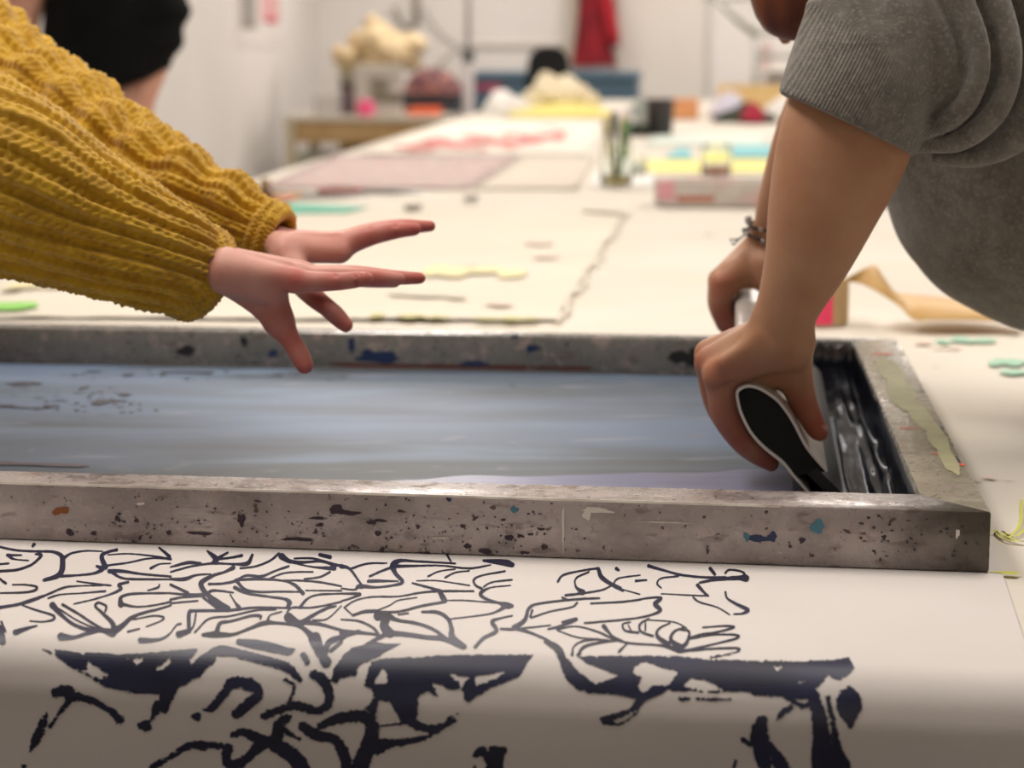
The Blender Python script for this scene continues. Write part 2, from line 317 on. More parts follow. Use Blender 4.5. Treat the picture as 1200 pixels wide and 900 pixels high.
C1 = (0, 630, 6); C2 = (200, 630, 6); C3 = (400, 630, 6); C4 = (600, 640, 4)
K5 = (0, 740, 5); K6 = (200, 740, 5); K7 = (400, 740, 5); K8 = (640, 740, 3)
STROKES = {C1: """0 65 12 120 88 12 250 95 12 370 98 16 430 125 26 440 170 34 435 230 34 400 270 30 310 298 18
440 150 20 500 110 12 600 92 8 720 95 5
0 235 14 120 225 14 220 190 14 270 150 14 290 120 18 250 115 10
60 125 22 100 150 8 200 160 5
50 122 14 150 122 8
430 270 16 560 262 10 660 250 14 720 220 26 680 200 14
740 205 34 715 130 26 760 100 16 820 85 16
750 195 10 900 175 8 1050 145 8 1200 150 6
760 120 6 900 112 6 1050 125 8 1200 150 14
1120 70 10 1190 130 22
1060 215 14 1120 185 8 1200 180 6
770 235 26 860 235 18 1000 255 12 1200 272 10
790 245 16 850 280 12 930 290 12 1200 292 8
0 490 18 120 470 16 220 440 22 330 400 12 450 350 12 560 338 6 720 335 6
540 305 6 680 325 10 780 335 8
340 425 10 420 400 8 560 390 6 740 375 12
520 465 6 650 435 8 780 395 10 850 360 18 835 330 18 900 312 14
0 388 8 150 385 10 240 372 14 255 345 14 180 330 8 90 330 8
160 475 10 260 510 10 370 545 14 375 575 14 300 590 8 210 585 5
370 475 40 440 550 22 520 610 20 620 645 24 720 650 30 790 670 50
440 470 16 560 540 14 650 600 14 760 660 12
400 490 8 560 590 8 700 645 10
430 695 50 520 700 22 620 670 22 700 650 22
690 455 14 670 480 14 720 530 18 790 600 28 800 660 40
690 452 10 745 480 14 740 520 10
800 660 44 870 610 30 920 565 24 1000 530 16 1120 500 12 1200 475 10
850 470 36 850 420 20 920 395 14 1050 390 10 1200 388 10
850 465 20 960 485 10 1080 475 10 1200 450 10
900 660 12 980 640 8
1030 625 8 1130 585 8 1150 560 12 1080 548 8 960 570 8 910 570 16
990 722 36 1080 720 22 1150 705 14 1200 670 10
110 665 36 180 640 22 260 618 8
0 640 50 15 730 44
10 590 12 40 660 10
1040 370 8 1110 350 12 1120 330 8
0 185 10 60 180 10
0 290 12 40 320 14
240 45 20 230 60 14""",
C2: """0 205 8 120 175 18 210 180 14
0 240 10 150 200 10 300 180 12 450 185 12 540 180 26 575 120 14
260 95 12 320 150 36 290 180 14
320 150 20 400 105 12
340 150 12 420 140 12 500 125 18
490 215 10 600 200 10 700 160 12 760 110 14
440 210 26 380 240 14 300 265 18 220 310 30 220 350 30 260 400 28 340 470 50 400 500 40
0 290 12 100 290 22 180 262 10 280 255 8
0 390 10 120 400 14 240 400 24 300 370 14 440 385 8
0 330 14 120 385 16
230 420 14 320 490 14
0 435 14 80 418 12 230 410 10
0 460 8 190 443 10
270 325 14 360 322 12 450 305 14 530 265 12 640 270 14 740 230 10 830 200 12
460 300 22 520 360 14 620 380 12 760 378 10 900 380 8
450 350 22 540 390 16 700 415 12 800 430 16 835 455 30 820 490 18
480 295 14 620 290 14 780 300 10 870 330 18 930 390 22
690 290 10 790 250 8 900 240 8 1000 240 8
940 290 8 1050 275 10 1120 240 12
760 300 8 900 300 8 1050 312 10 1200 340 8
780 130 40 840 165 24 940 172 14 1060 165 14 1160 195 20
870 145 8 1000 145 10 1100 170 10 1200 200 16
1050 120 20 1120 135 24
830 170 8 1000 205 8 1150 215 26
420 400 8 450 450 10 480 490 26
130 660 24 130 530 24 180 513 16 400 510 16 600 490 12 820 493 10
60 680 44 110 660 30
180 520 10 160 620 10 110 680 8
170 665 10 270 570 10 420 550 10 600 510 10 740 505 8
230 683 22 320 680 40 440 680 18 560 635 18 660 600 28 760 600 16 900 620 20 980 680 40 1010 730 60 1050 830 30 1080 870 50
320 670 30 350 600 22 430 585 14 560 550 14 630 550 18 630 575 8
680 590 20 700 545 8 780 520 8
830 560 60 880 590 40 920 600 40 1000 545 18 1100 495 16 1160 480 10
930 590 30 1060 610 20 1200 650 14
820 520 10 860 490 10 1000 490 10 1200 450 8
910 490 20 960 430 12 1040 400 10 1200 392 8
1140 780 20 1200 740 14
1080 840 30 1100 760 22 1200 700 16
1000 580 10 1100 570 8 1200 480 6
0 670 8 40 615 8 70 605 12
950 370 4 1200 372 8""",
C3: """0 200 26 60 220 14 140 330 14 140 345 24
60 220 12 180 182 10 320 178 6
0 355 8 90 365 10 130 340 24 240 348 12 360 335 12 430 310 20 380 250 24 365 190 40 420 160 20 520 165 12 660 172 10 800 180 8
200 270 12 280 235 12 360 205 14
380 200 20 500 198 12 700 195 8 900 215 10 1050 190 6
190 305 18 270 303 16 400 305 5
740 115 14 770 165 10
1000 160 14 1150 175 40 1200 190 30
610 270 10 690 235 6 800 220 4
730 280 10 800 245 8 900 232 6
1150 235 10 1000 262 8 935 290 12 940 330 12 990 360 14
0 392 8 130 395 16 80 420 10 0 445 8
20 490 8 100 440 8 220 415 8 400 412 8 560 385 10 700 375 12 930 375 8
500 318 10 600 345 12 700 372 14
530 302 5 680 302 5 900 335 8
690 378 26 725 440 36
1000 345 8 1060 312 8 1200 295 8
1190 335 5 1050 350 6 980 390 24 1010 425 16 1100 455 12 1160 475 40 1200 480 20
730 440 5 860 440 6 1000 450 6 1150 462 8
80 545 14 160 520 18 240 515 20
250 520 14 400 520 12 560 480 14 730 450 14
250 510 6 340 475 6 400 440 6 530 420 4
20 490 8 80 545 8
260 550 60 320 550 50 300 620 56 340 670 60
330 550 40 400 580 20 520 600 18 640 640 18 740 710 20
340 670 36 460 680 28 600 700 26 720 710 30 860 765 38
400 540 8 470 530 10
570 520 14 680 525 20 750 570 22 775 640 28 780 700 40 860 765 34
770 570 6 900 555 6 1040 535 8 1110 510 14 1150 480 30
0 575 8 120 585 12 220 630 14 260 680 20
0 700 40 80 665 24 250 680 14
0 660 30 130 665 14
170 750 10 280 695 26 340 665 30
940 770 20 1000 705 20 1090 655 24 1060 590 24 1120 565 10 1200 548 8
1120 640 12 1200 645 16""",
C4: """215 165 8 240 135 8 320 115 6 400 103 8
405 105 14 420 145 18 470 180 14 520 208 8
360 120 6 300 150 6 300 190 8 330 215 24
250 230 10 330 220 8 420 205 6 470 180 6 500 150 5 600 135 4
640 92 12 720 115 8 800 135 8 900 145 8 1000 145 8
880 170 8 960 155 12 1060 148 18 1095 150 30
930 105 14 950 130 12
1000 125 8 1020 110 6 1080 120 8 1095 150 12
700 195 5 680 175 6 700 150 5 780 140 6
480 180 8 510 195 8
510 200 3 600 225 3
580 162 8 630 158 6
490 105 14 500 112 8
870 183 14 900 215 10 920 232 8
700 222 3 850 230 4 920 232 4
850 240 8 880 262 6 960 285 4 1020 320 4
1000 215 8 1010 245 8 1060 275 12 1105 298 16 1080 315 8 1040 318 5
10 382 22 60 345 16 80 290 12 130 268 8 300 248 8 410 243 7
235 240 8 260 250 6
90 335 6 180 305 6 280 285 6 305 265 8
95 300 8 85 330 8
370 268 6 540 258 7 640 242 7 700 242 10 670 270 18 695 300 14 640 325 7 540 342 7 340 360 7
40 385 6 180 370 5
170 388 8 240 370 10 300 342 14 235 355 8
20 385 14 100 410 10 180 450 12 220 500 24 250 540 30
210 390 6 300 375 5 400 400 7 480 435 9 560 455 8 700 465 9 790 490 26
430 375 18 470 420 8 520 445 8
215 395 4 300 425 5 380 435 7 450 440 6
280 510 12 290 470 7 330 445 8 400 435 8
310 510 16 340 470 12 420 450 10 500 440 8
500 495 10 525 470 6 540 455 6
555 355 5 520 365 7 530 395 8 590 405 10
545 370 5 560 400 6
640 340 6 600 365 8 605 400 9 660 420 10
625 360 5 625 395 6
740 360 6 690 385 8 680 420 14 730 460 24
810 380 6 760 400 9 745 440 16 790 475 30
790 390 8 830 400 8 820 450 14 790 480 20
640 345 4 760 355 4 820 385 4
830 430 8 890 412 7 960 402 7 1040 380 9 1000 373 7 895 380 6
830 435 5 940 415 6 1050 415 8 1050 432 9 940 460 7 810 490 10
800 492 10 940 480 8 1060 478 9 1040 500 8 930 522 6""",
K5: """330 360 60 400 350 60 400 390 50 440 385 50 540 410 36 640 460 34 700 515 50
420 390 30 360 460 24 290 560 18
270 480 14 240 560 50 205 640 50 175 700 16
250 105 6 300 125 10
1130 490 20 1165 505 30
140 790 24 130 805 20
900 790 40 960 755 30 1060 700 24 1130 660 40 1200 665 50""",
K6: """-90 250 60 0 240 60 110 240 70 200 175 74 290 115 60 400 130 50 560 170 50 690 215 50 755 280 30
400 60 30 500 75 50 600 95 50 680 115 40 725 105 10
780 140 36 800 175 30
850 30 50 890 120 30 910 180 60
900 130 30 930 60 30 1000 30 20 1100 0 20
940 110 20 1000 60 16
200 455 20 250 440 46 330 340 50 360 300 60 470 310 66 520 360 50 460 420 60 390 480 56
130 490 20 165 490 36
550 490 40 640 455 44 730 430 50 850 460 44 920 430 44 930 360 50 890 280 60 840 250 50
670 280 16 720 310 22 720 350 14 690 420 20
0 740 6 60 690 30 150 655 36 300 665 36
0 720 10 80 680 16
370 600 30 440 585 50 540 630 60 620 640 70 640 540 60 690 500 40
340 680 60 330 740 50 370 780 60 450 740 50 520 670 60 600 640 50
600 650 70 720 720 90 790 820 90
640 540 40 700 590 30 760 620 20
780 550 50 860 600 60 960 620 50 1020 700 60 1040 800 60
880 550 40 1000 500 60 1140 490 60""",
K7: """0 490 50 100 490 60 180 520 70 180 620 90 140 720 90 100 820 90
-20 640 40 20 720 50 50 800 50
790 715 30 830 690 50 870 740 40
900 700 80 950 690 50
910 740 90 900 820 90
790 780 20 800 800 14""",
K8: """0 35 14 40 60 24 60 100 26 90 150 44 150 190 44 280 195 44 340 215 34
940 215 30 960 300 50 970 380 60 980 460 90 1010 500 100
990 230 14 1010 330 20 1020 400 30 1050 470 40
1065 205 24 1065 250 84 1065 290 50 1070 335 10
810 310 6 835 280 20 860 265 20
760 310 36 750 360 60 760 420 60 770 470 40
790 395 20 810 440 40 830 475 50
690 375 14 720 400 14
660 480 12 665 455 12
470 235 10 500 235 10
530 235 7 600 238 8 650 236 6
840 225 14 900 260 16 930 245 14"""}
POLYS = [(K5, "318 105 340 108 460 122 490 138 500 122 600 125 720 135 900 122 1150 98 1160 105 1110 165 1120 195 1200 140 1200 225 1180 260 1090 310 1040 335 1020 385 975 490 940 470 885 530 900 560 870 590 820 570 800 540 860 515 885 520 890 430 905 400 935 400 930 370 820 368 680 345 580 310 530 270 440 230 430 225 350 165 325 150"),
 (K6, "940 290 950 220 1020 130 1060 95 1200 60 1260 70 1350 70 1240 130 1200 160 1140 180 1095 210 1090 260 1000 270 970 300"),
 (K7, "205 160 400 150 620 138 1125 135 1095 170 1085 200 1040 265 880 330 740 412 720 395 720 360 700 340 740 275 640 245 650 270 690 290 700 330 650 345 560 305 525 290 570 380 500 350 455 370 450 480 440 510 520 540 600 530 640 490 690 475 650 500 690 515 620 560 500 630 400 650 380 670 340 660 300 670 215 720 150 640 200 600 300 620 420 610 520 590 440 570 380 540 230 555 190 500 140 450 190 385 180 340 130 315 150 260 165 190"),
 (K8, "100 85 440 85 570 98 900 105 1065 92 1085 130 1060 155 1030 170 990 155 965 185 940 210 940 240 840 230 740 225 700 208 600 215 430 205 340 250 320 290 260 330 195 325 190 300 290 270 320 235 200 215 150 190 190 175 240 160 230 145 150 115")]
HOLES = [(K5, "515 170 545 200 652 265 600 262 600 280 510 250 430 225 505 232"), (K5, "750 160 835 155 830 175 800 198 785 175"),
 (K5, "995 150 1000 180 960 215 920 232 915 215 960 185"), (K7, "240 215 270 240 265 300 200 305 195 280"),
 (K7, "780 265 970 232 900 275 790 320"), (K7, "650 255 740 265 750 275 710 300 690 280"),
 (K7, "220 400 280 410 330 480 345 525 230 545 205 500"), (K7, "225 565 330 560 400 560 460 585 420 600 230 618"),
 (K8, "140 110 250 155 180 185 150 170 135 140"), (K8, "310 120 350 105 400 125 465 140 430 190 380 185 340 215 325 190 335 160 305 145"),
 (K8, "480 190 510 165 560 168 620 205 560 210"), (K8, "240 310 320 275 290 305 250 322"), (K8, "800 122 830 122 815 138"), (K8, "885 172 912 175 895 182"),
 (K6, "275 140 380 150 480 180 590 215 430 175 350 165 260 165"), (K6, "720 560 760 590 790 600 740 610")]
def nums(s): return np.array([float(a) for a in s.split()])
SX0, SY0, SS = -30, 636, 2
FW, FH = int(1050 * SS), int(268 * SS)
fld = np.full((FH, FW), -8.0, dtype=np.float32)
def local(x0, y0, x1, y1):
    a = max(0, int((x0 - SX0) * SS)); b = min(FW, int((x1 - SX0) * SS) + 2); c = max(0, int((y0 - SY0) * SS)); d = min(FH, int((y1 - SY0) * SS) + 2)
    if a >= b or c >= d: return None
    yy, xx = np.mgrid[c:d, a:b]; return (slice(c, d), slice(a, b)), xx / SS + SX0, yy / SS + SY0
def smooth_line(p, n=5):
    if len(p) < 3: return p
    q = np.vstack([2 * p[0] - p[1], p, 2 * p[-1] - p[-2]]); out = []
    for i in range(1, len(q) - 2):
        for t in np.arange(n) / n:
            out.append(.5 * (2 * q[i] + (q[i + 1] - q[i - 1]) * t + (2 * q[i - 1] - 5 * q[i] + 4 * q[i + 1] - q[i + 2]) * t * t + (3 * q[i] - q[i - 1] - 3 * q[i + 1] + q[i + 2]) * t ** 3))
    out.append(p[-1]); return np.array(out)
for (ox, oy, s), txt in STROKES.items():
    for line in txt.split('\n'):
        p = nums(line).reshape(-1, 3) / s; p[:, 0] += ox; p[:, 1] += oy; p = smooth_line(p); p[:, 2] = np.maximum(p[:, 2], .9)
        for a, b in zip(p[:-1], p[1:]):
            r = max(a[2], b[2]) / 2 + 2
            L = local(min(a[0], b[0]) - r, min(a[1], b[1]) - r, max(a[0], b[0]) + r, max(a[1], b[1]) + r)
            if L is None: continue
            sl, xx, yy = L; d = b - a; t = np.clip(((xx - a[0]) * d[0] + (yy - a[1]) * d[1]) / max(d[0] ** 2 + d[1] ** 2, 1e-6), 0, 1)
            v = (a[2] + d[2] * t) * .54 + .22 - np.hypot(xx - a[0] - d[0] * t, yy - a[1] - d[1] * t)
            fld[sl] = np.maximum(fld[sl], v)
def polyfield(k, txt):
    ox, oy, s = k; p = nums(txt).reshape(-1, 2) / s + [ox, oy]
    sl, xx, yy = local(p[:, 0].min() - 3, p[:, 1].min() - 3, p[:, 0].max() + 3, p[:, 1].max() + 3)
    dist = np.full(xx.shape, 9.0); ins = np.zeros(xx.shape, bool)
    for a, b in zip(p, np.roll(p, -1, 0)):
        d = b - a; t = np.clip(((xx - a[0]) * d[0] + (yy - a[1]) * d[1]) / max(d @ d, 1e-6), 0, 1)
        dist = np.minimum(dist, np.hypot(xx - a[0] - d[0] * t, yy - a[1] - d[1] * t))
        if a[1] != b[1]: ins ^= ((a[1] > yy) != (b[1] > yy)) & (xx < (b[0] - a[0]) * (yy - a[1]) / (b[1] - a[1]) + a[0])
    return sl, np.where(ins, dist, -dist)
for k, t in POLYS:
    sl, v = polyfield(k, t); fld[sl] = np.maximum(fld[sl], v)
for k, t in HOLES:
    sl, v = polyfield(k, t); fld[sl] = np.minimum(fld[sl], -v)
yy, xx = np.mgrid[0:FH, 0:FW]; xx = xx / SS + SX0; yy = yy / SS + SY0
bold = np.clip((yy - 758) / 12, 0, 1)
fld += (.18 + .9 * bold) * vnoise(xx * .33, yy * .33) + .8 * bold * vnoise(xx * .9, yy * .9)
fld -= np.clip(vnoise(xx * .12 + 40, yy * .9 + 9) - .55, 0, 1) * 6 * bold * (fld < 5)
def march(f):
    a = f[:-1, :-1]; b = f[:-1, 1:]; c = f[1:, 1:]; d = f[1:, :-1]
    code = (a > 0) * 1 + (b > 0) * 2 + (c > 0) * 4 + (d > 0) * 8
    V = []; nb = 0; F = []
    full = code == 15
    for j in range(full.shape[0]):
        r = np.flatnonzero(np.diff(np.concatenate([[0], full[j].astype(np.int8), [0]])))
        for x0, x1 in zip(r[::2], r[1::2]):
            x = x0
            while x < x1:
                e = min(x + 14, x1); V.append(np.array([[x, j], [e, j], [e, j + 1], [x, j + 1]], float)); F.append(np.array([[nb, nb + 1, nb + 2], [nb, nb + 2, nb + 3]])); nb += 4; x = e
    off = [(0, 0), (1, 0), (1, 1), (0, 1)]
    for cs in range(1, 15):
        jj, ii = np.nonzero(code == cs)
        if len(jj) == 0: continue
        vals = [a[jj, ii], b[jj, ii], c[jj, ii], d[jj, ii]]; pts = []
        for k in range(4):
            k2 = (k + 1) % 4; i1 = cs >> k & 1; i2 = cs >> k2 & 1
            if i1: pts.append(np.stack([ii + off[k][0], jj + off[k][1]], -1).astype(float))
            if i1 != i2:
                t = (vals[k] / (vals[k] - vals[k2]))[:, None]
                p0 = np.stack([ii + off[k][0], jj + off[k][1]], -1); p1 = np.stack([ii + off[k2][0], jj + off[k2][1]], -1)
                pts.append(p0 * (1 - t) + p1 * t)
        n = len(pts); V.append(np.stack(pts, 1).reshape(-1, 2)); base = nb + np.arange(len(jj))[:, None] * n
        for k in range(1, n - 1): F.append(np.concatenate([base, base + k, base + k + 1], 1))
        nb += n * len(jj)
    return np.concatenate(V), np.concatenate(F)
PV, PF = march(fld)
PV = PV / SS + [SX0, SY0]
prp = profile(.0004, flat=.42)
def drop_on_cloth(pv):
    out = np.zeros((len(pv), 3)); c2 = np.array([float((CAM - E0 * [1, 1, 0]) @ VH), CAM[2]]); cu = float((CAM - E0 * [1, 1, 0]) @ UH)
    for s in range(0, len(pv), 20000):
        q = pv[s:s + 20000]; x = (q[:, 0] - 600) / FPX; y = -(q[:, 1] - 450) / FPX
        D = np.stack([x, CT + y * ST, -ST + y * CT], -1); dv = D @ VH; dz = D[:, 2]; du = D @ UH
        g = dv[:, None] * (prp[None, :, 1] - c2[1]) - dz[:, None] * (prp[None, :, 0] - c2[0])
        k = np.argmax((g[:, :-1] > 0) & (g[:, 1:] <= 0), 1); r = np.arange(len(q)); t = g[r, k] / (g[r, k] - g[r, k + 1] + 1e-12)
        v = prp[k, 0] + (prp[k + 1, 0] - prp[k, 0]) * t; z = prp[k, 1] + (prp[k + 1, 1] - prp[k, 1]) * t
        lam = np.where(np.abs(dv) > 1e-9, (v - c2[0]) / dv, 0); u = cu + lam * du
        v = v - hang(u, np.clip(ZT - z, 0, 1))
        X = (E0 * [1, 1, 0])[None] + u[:, None] * UH + v[:, None] * VH; X[:, 2] = z; out[s:s + 20000] = X
    return out
m_ink = M('navy_print_ink', (15, 18, 42), (28, 32, 66), ns=14, rough=.42, spec=.45, bump=.15, bs=500, bumpd=.0003)
o = mesh('ink_print', drop_on_cloth(PV), PF[:, ::-1].copy(), m_ink, cloth, smooth=True); o['kind'] = 'stuff'
# ------------------------------------------------------------------ screen frame
ZF = .948
FR = P(1162, 600, ZF); BR = P(1051, 397, ZF); FL0 = P(0, 565, ZF); BL0 = P(0, 378, ZF)
iFR = P(1078, 579, ZF); iBR = P(1000, 400, ZF); iFL0 = P(0, 551.5, ZF); iBL0 = P(0, 384, ZF)
def ext(a, b, d): return b + unit(b - a) * d
FL = ext(FR, FL0, .36); BL = BL0 + unit(BL0 - BR) * .36
BL = ext(BR, BL0, float(np.linalg.norm(FL - FR)) - float(np.linalg.norm(BL0 - BR)) + .0)
iFL = FL + unit(FR - FL) * .045 + (iFL0 - FL0) * [0, 1, 0]; iFL = iFR + unit(iFL0 - iFR) * (np.linalg.norm(FL - FR) - .09)
iBL = iBR + unit(iBL0 - iBR) * (np.linalg.norm(BL - BR) - .09)
def dirty(name, base, dark, seed, dk=.5):
    m = bpy.data.materials.new(name); m.use_nodes = True; N = m.node_tree.nodes; L = m.node_tree.links; b = N['Principled BSDF']
    tc = N.new('ShaderNodeTexCoord'); mp = N.new('ShaderNodeMapping'); mp.inputs['Location'].default_value = (seed, seed * .7, 0)
    L.new(tc.outputs['Object'], mp.inputs['Vector'])
    def noise(s, d=6, st=None):
        n = N.new('ShaderNodeTexNoise'); n.inputs['Scale'].default_value = s; n.inputs['Detail'].default_value = d
        if st:
            k = N.new('ShaderNodeMapping'); k.inputs['Scale'].default_value = st; L.new(mp.outputs[0], k.inputs['Vector']); L.new(k.outputs[0], n.inputs['Vector'])
        else: L.new(mp.outputs[0], n.inputs['Vector'])
        return n.outputs[0]
    def rng_(v, a, c, o=1.0):
        r = N.new('ShaderNodeMapRange'); r.inputs['From Min'].default_value = a; r.inputs['From Max'].default_value = c; r.inputs['To Max'].default_value = o
        L.new(v, r.inputs['Value']); return r.outputs[0]
    def mix(f, a, c):
        x = N.new('ShaderNodeMix'); x.data_type = 'RGBA'; L.new(f, x.inputs['Factor'])
        if isinstance(a, tuple): x.inputs[6].default_value = srgb(a)
        else: L.new(a, x.inputs[6])
        x.inputs[7].default_value = srgb(c); return x.outputs[2]
    c = mix(rng_(noise(14), .38, .66), base, dark)
    c = mix(rng_(noise(55, 4), .56, .66, .55), c, (176, 158, 152))
    c = mix(rng_(noise(38, 5, (1, 1, 3)), .60, .68, .6), c, (104, 86, 86))
    c = mix(rng_(noise(150, 2), .67, .71, .9), c, (48, 28, 42))
    c = mix(rng_(noise(90, 3), .685, .72, .8), c, (60, 40, 34))
    c = mix(rng_(noise(220, 2, (1, 1, 4)), .68, .72, .5), c, (205, 196, 186))
    if seed == 1:                                    # darker right-hand end of the near bar
        sp = N.new('ShaderNodeSeparateXYZ'); L.new(tc.outputs['Object'], sp.inputs[0]); ad = N.new('ShaderNodeMath'); ad.operation = 'MULTIPLY_ADD'; ad.inputs[1].default_value = .09
        L.new(noise(20), ad.inputs[0]); L.new(sp.outputs[0], ad.inputs[2]); xe = float((P(1045, 620, .92) - (FR + BL) / 2)[0])
        c = mix(rng_(ad.outputs[0], xe + .01, xe + .085, .9), c, (72, 66, 56))
    L.new(c, b.inputs['Base Color']); b.inputs['Metallic'].default_value = .25
    L.new(rng_(noise(60), .2, .9, .62), b.inputs['Roughness']); b.inputs['Specular IOR Level'].default_value = .4
    bn = N.new('ShaderNodeBump'); bn.inputs['Strength'].default_value = .35; bn.inputs['Distance'].default_value = .0008
    L.new(noise(110), bn.inputs['Height']); L.new(bn.outputs[0], b.inputs['Normal']); return m
m_fr_front = dirty('scratched_aluminium', (176, 166, 163), (144, 134, 131), 1)
m_fr_back = dirty('grey_aluminium', (132, 130, 125), (116, 115, 111), 4)
m_fr_right = dirty('stained_aluminium', (168, 162, 144), (146, 140, 122), 7)
frame = thing('printing_screen', 'long paint-stained aluminium printing screen with blue mesh lying on the cloth', 'screen', tuple((FR + BL) / 2 * [1, 1, 0] + [0, 0, .9]))
def bar(name, poly, m, rad=None):
    bm = bmesh.new(); vs = [bm.verts.new((p[0], p[1], .9005)) for p in poly] + [bm.verts.new((p[0], p[1], ZF)) for p in poly]
    n = len(poly); bm.faces.new(vs[:n][::-1]); bm.faces.new(vs[n:])
    for i in range(n): bm.faces.new((vs[i], vs[(i + 1) % n], vs[n + (i + 1) % n], vs[n + i]))
    bmesh.ops.bevel(bm, geom=bm.edges[:], offset=.0016, segments=2, affect='EDGES', profile=.5)
    bm.verts.index_update(); V = [tuple(v.co) for v in bm.verts]; F = [[v.index for v in f.verts] for f in bm.faces]; bm.free()
    return autosmooth(mesh(name, V, F, m, frame), 25)
e = unit(iFR - iFL)
barF = bar('frame_bar', [FL, FR, FR + (iFR - FR) * [1, 1, 0] + unit(FR - iFR) * 0 + e * 0, iFL], m_fr_front)
u1 = unit(BR - iBR); rc = BR + unit(BL - BR) * .006; rd = BR + unit(FR - BR) * .010
barR = bar('frame_bar', [FR + (iFR - FR) * .004, rd, (rc + rd) / 2 + unit(BR - iBR) * .0022, rc, iBR, iFR], m_fr_right)
barB = bar('frame_bar', [iBL, iBR, rc + unit(BL - BR) * .0005, BL], m_fr_back)
barL = bar('frame_bar', [FL, iFL, iBL, BL], m_fr_front)

def irregular(c, ax, ay, rx, ry, seed, n=22, rough=.35):
    rough = .16 if ry > .03 else rough
    r = np.random.default_rng(seed); ph = r.random(6) * 6.28; am = r.random(6) * rough
    V = [c]; 
    for i in range(n):
        a = 2 * math.pi * i / n; k = 1 + sum(am[j] * math.sin((j + 2) * a + ph[j]) / (1 + j * .35) for j in range(5)) * .8
        V.append(c + ax * math.cos(a) * rx * k + ay * math.sin(a) * ry * k)
    return V, [(0, 1 + i, 1 + (i + 1) % n) for i in range(n)]
def stain(lst, m, parent, name='paint_stain'):
    mb = MB()
    for i, (c, ax, ay, rx, ry) in enumerate(lst): mb.add(*irregular(np.array(c) + (lambda n_: n_ * (1 if n_ @ (CAM - np.array(c)) > 0 else -1))(unit(np.cross(ax, ay))) * .00004 * (i % 12), np.array(ax), np.array(ay), rx, ry, 100 + i + len(lst)))
    return mb.build(name, m, parent, kind='stuff')
Z3 = np.array([0, 0, 1.])
m_purple = M('dried_purple_paint', (52, 32, 48), rough=.5); m_rust = M('dried_orange_paint', (140, 78, 34), rough=.6)
m_navy = M('dried_navy_paint', (24, 44, 84), rough=.45); m_teal = M('dried_teal_paint', (66, 118, 138), rough=.5)
m_red = M('dried_red_paint', (222, 92, 66), rough=.5); m_lime = M('dried_lime_paint', (176, 174, 132), (158, 154, 122), ns=40, rough=.6)
m_white = M('dried_white_paint', (214, 208, 198), rough=.6); m_dk = M('black_paint_and_gap', (30, 26, 28), rough=.5)
def onplane(px, py, o, n):                            # point of the plane (o, n) seen at a pixel of the reference
    d = rayd(px, py); return CAM + d * (((o - CAM) @ n) / (d @ n))
eg = unit(FR - FL); MB().tube([FL + Z3 * -.0004 + eg * .004, FR - eg * .16 + Z3 * -.0004], .0012, 6).build('edge_highlight', M('highlight_edge_metal', (232, 226, 216), (190, 180, 172), ns=30, rough=.3, metal=.3), barF)  # pale tube: scratched edge line with its highlight put into the colour
nF = unit(np.cross(Z3, FR - FL)) * -1
if nF[1] > 0: nF = -nF
eF = unit(FR - FL)
def onF(px, py): return onplane(px, py, FR, nF) + nF * .0006
def pxs(r): return r / 1490
rs = np.random.default_rng(3)
pur = [(onF(140 + 0, 602), eF, Z3, pxs(2.5), pxs(2))]
for (x, y, rx, ry) in [(82, 624, 5, 4), (110, 625, 3, 3), (138, 608, 3, 4), (160, 610, 3, 2.5), (283, 609, 5, 7), (198, 624, 4, 2), (235, 625, 14, 2), (395, 597, 9, 6), (375, 615, 5, 2), (350, 632, 18, 2), (372, 607, 10, 1.6), (410, 601, 12, 3), (435, 612, 5, 3), (443, 625, 4, 3),
                       (445, 610, 8, 2), (470, 599, 5, 1.5), (448, 644, 3, 3), (548, 640, 4, 3), (569, 646, 7, 3.5), (597, 630, 6, 3), (610, 628, 4, 2), (622, 626, 3, 1.5), (638, 641, 4, 3), (500, 649, 4, 3), (940, 633, 4, 3), (926, 640, 2, 2), (490, 617, 3, 2), (635, 620, 4, 1.6), (590, 609, 3, 1.5), (302, 587, 4, 1.5)]:
    pur.append((onF(x, y), eF, Z3, pxs(rx), pxs(ry)))
for i in range(120):
    x = 120 + 560 * rs.beta(1.6, 1.6); pur.append((onF(x, rs.uniform(595, 646) + (x - 400) * .014), eF, Z3, pxs(rs.uniform(.5, 1.8)), pxs(rs.uniform(.5, 1.5))))
stain(pur, m_purple, barF)
stain([(onF(72, 598), eF, Z3, pxs(9), pxs(5)), (onF(66, 601), eF, Z3, pxs(5), pxs(3))], m_rust, barF)
stain([(onF(603, 597), eF, Z3, pxs(4.5), pxs(4)), (onF(958, 617), eF, Z3, pxs(9), pxs(7)), (onF(875, 629), eF, Z3, pxs(4), pxs(4))], m_teal, barF)
stain([(onF(890, 631), eF, Z3, pxs(15), pxs(4)), (onF(905, 629), eF, Z3, pxs(6), pxs(5)), (onF(526, 585), eF, Z3, pxs(4), pxs(2))], m_navy, barF)
stain([(onF(700, 598), eF, Z3, pxs(18), pxs(3)), (onF(688, 602), eF, Z3, pxs(5), pxs(7)), (onF(660, 618), eF, Z3, pxs(1.4), pxs(26)), (onF(780, 612), eF, Z3, pxs(30), pxs(.8)), (onF(1122, 625), eF, Z3, pxs(2), pxs(6)), (onF(516, 630), eF, Z3, pxs(9), pxs(1.2)), (onF(165, 590), eF, Z3, pxs(5), pxs(2))], m_white, barF)
dk = [(onF(1065 + rs.normal() * 38, 622 + rs.normal() * 16), eF, Z3, pxs(rs.uniform(.5, 2.4)), pxs(rs.uniform(.4, 1.8))) for i in range(46)]
dk = [d for d in dk if .905 < d[0][2] < .944]
stain(dk, m_dk, barF)
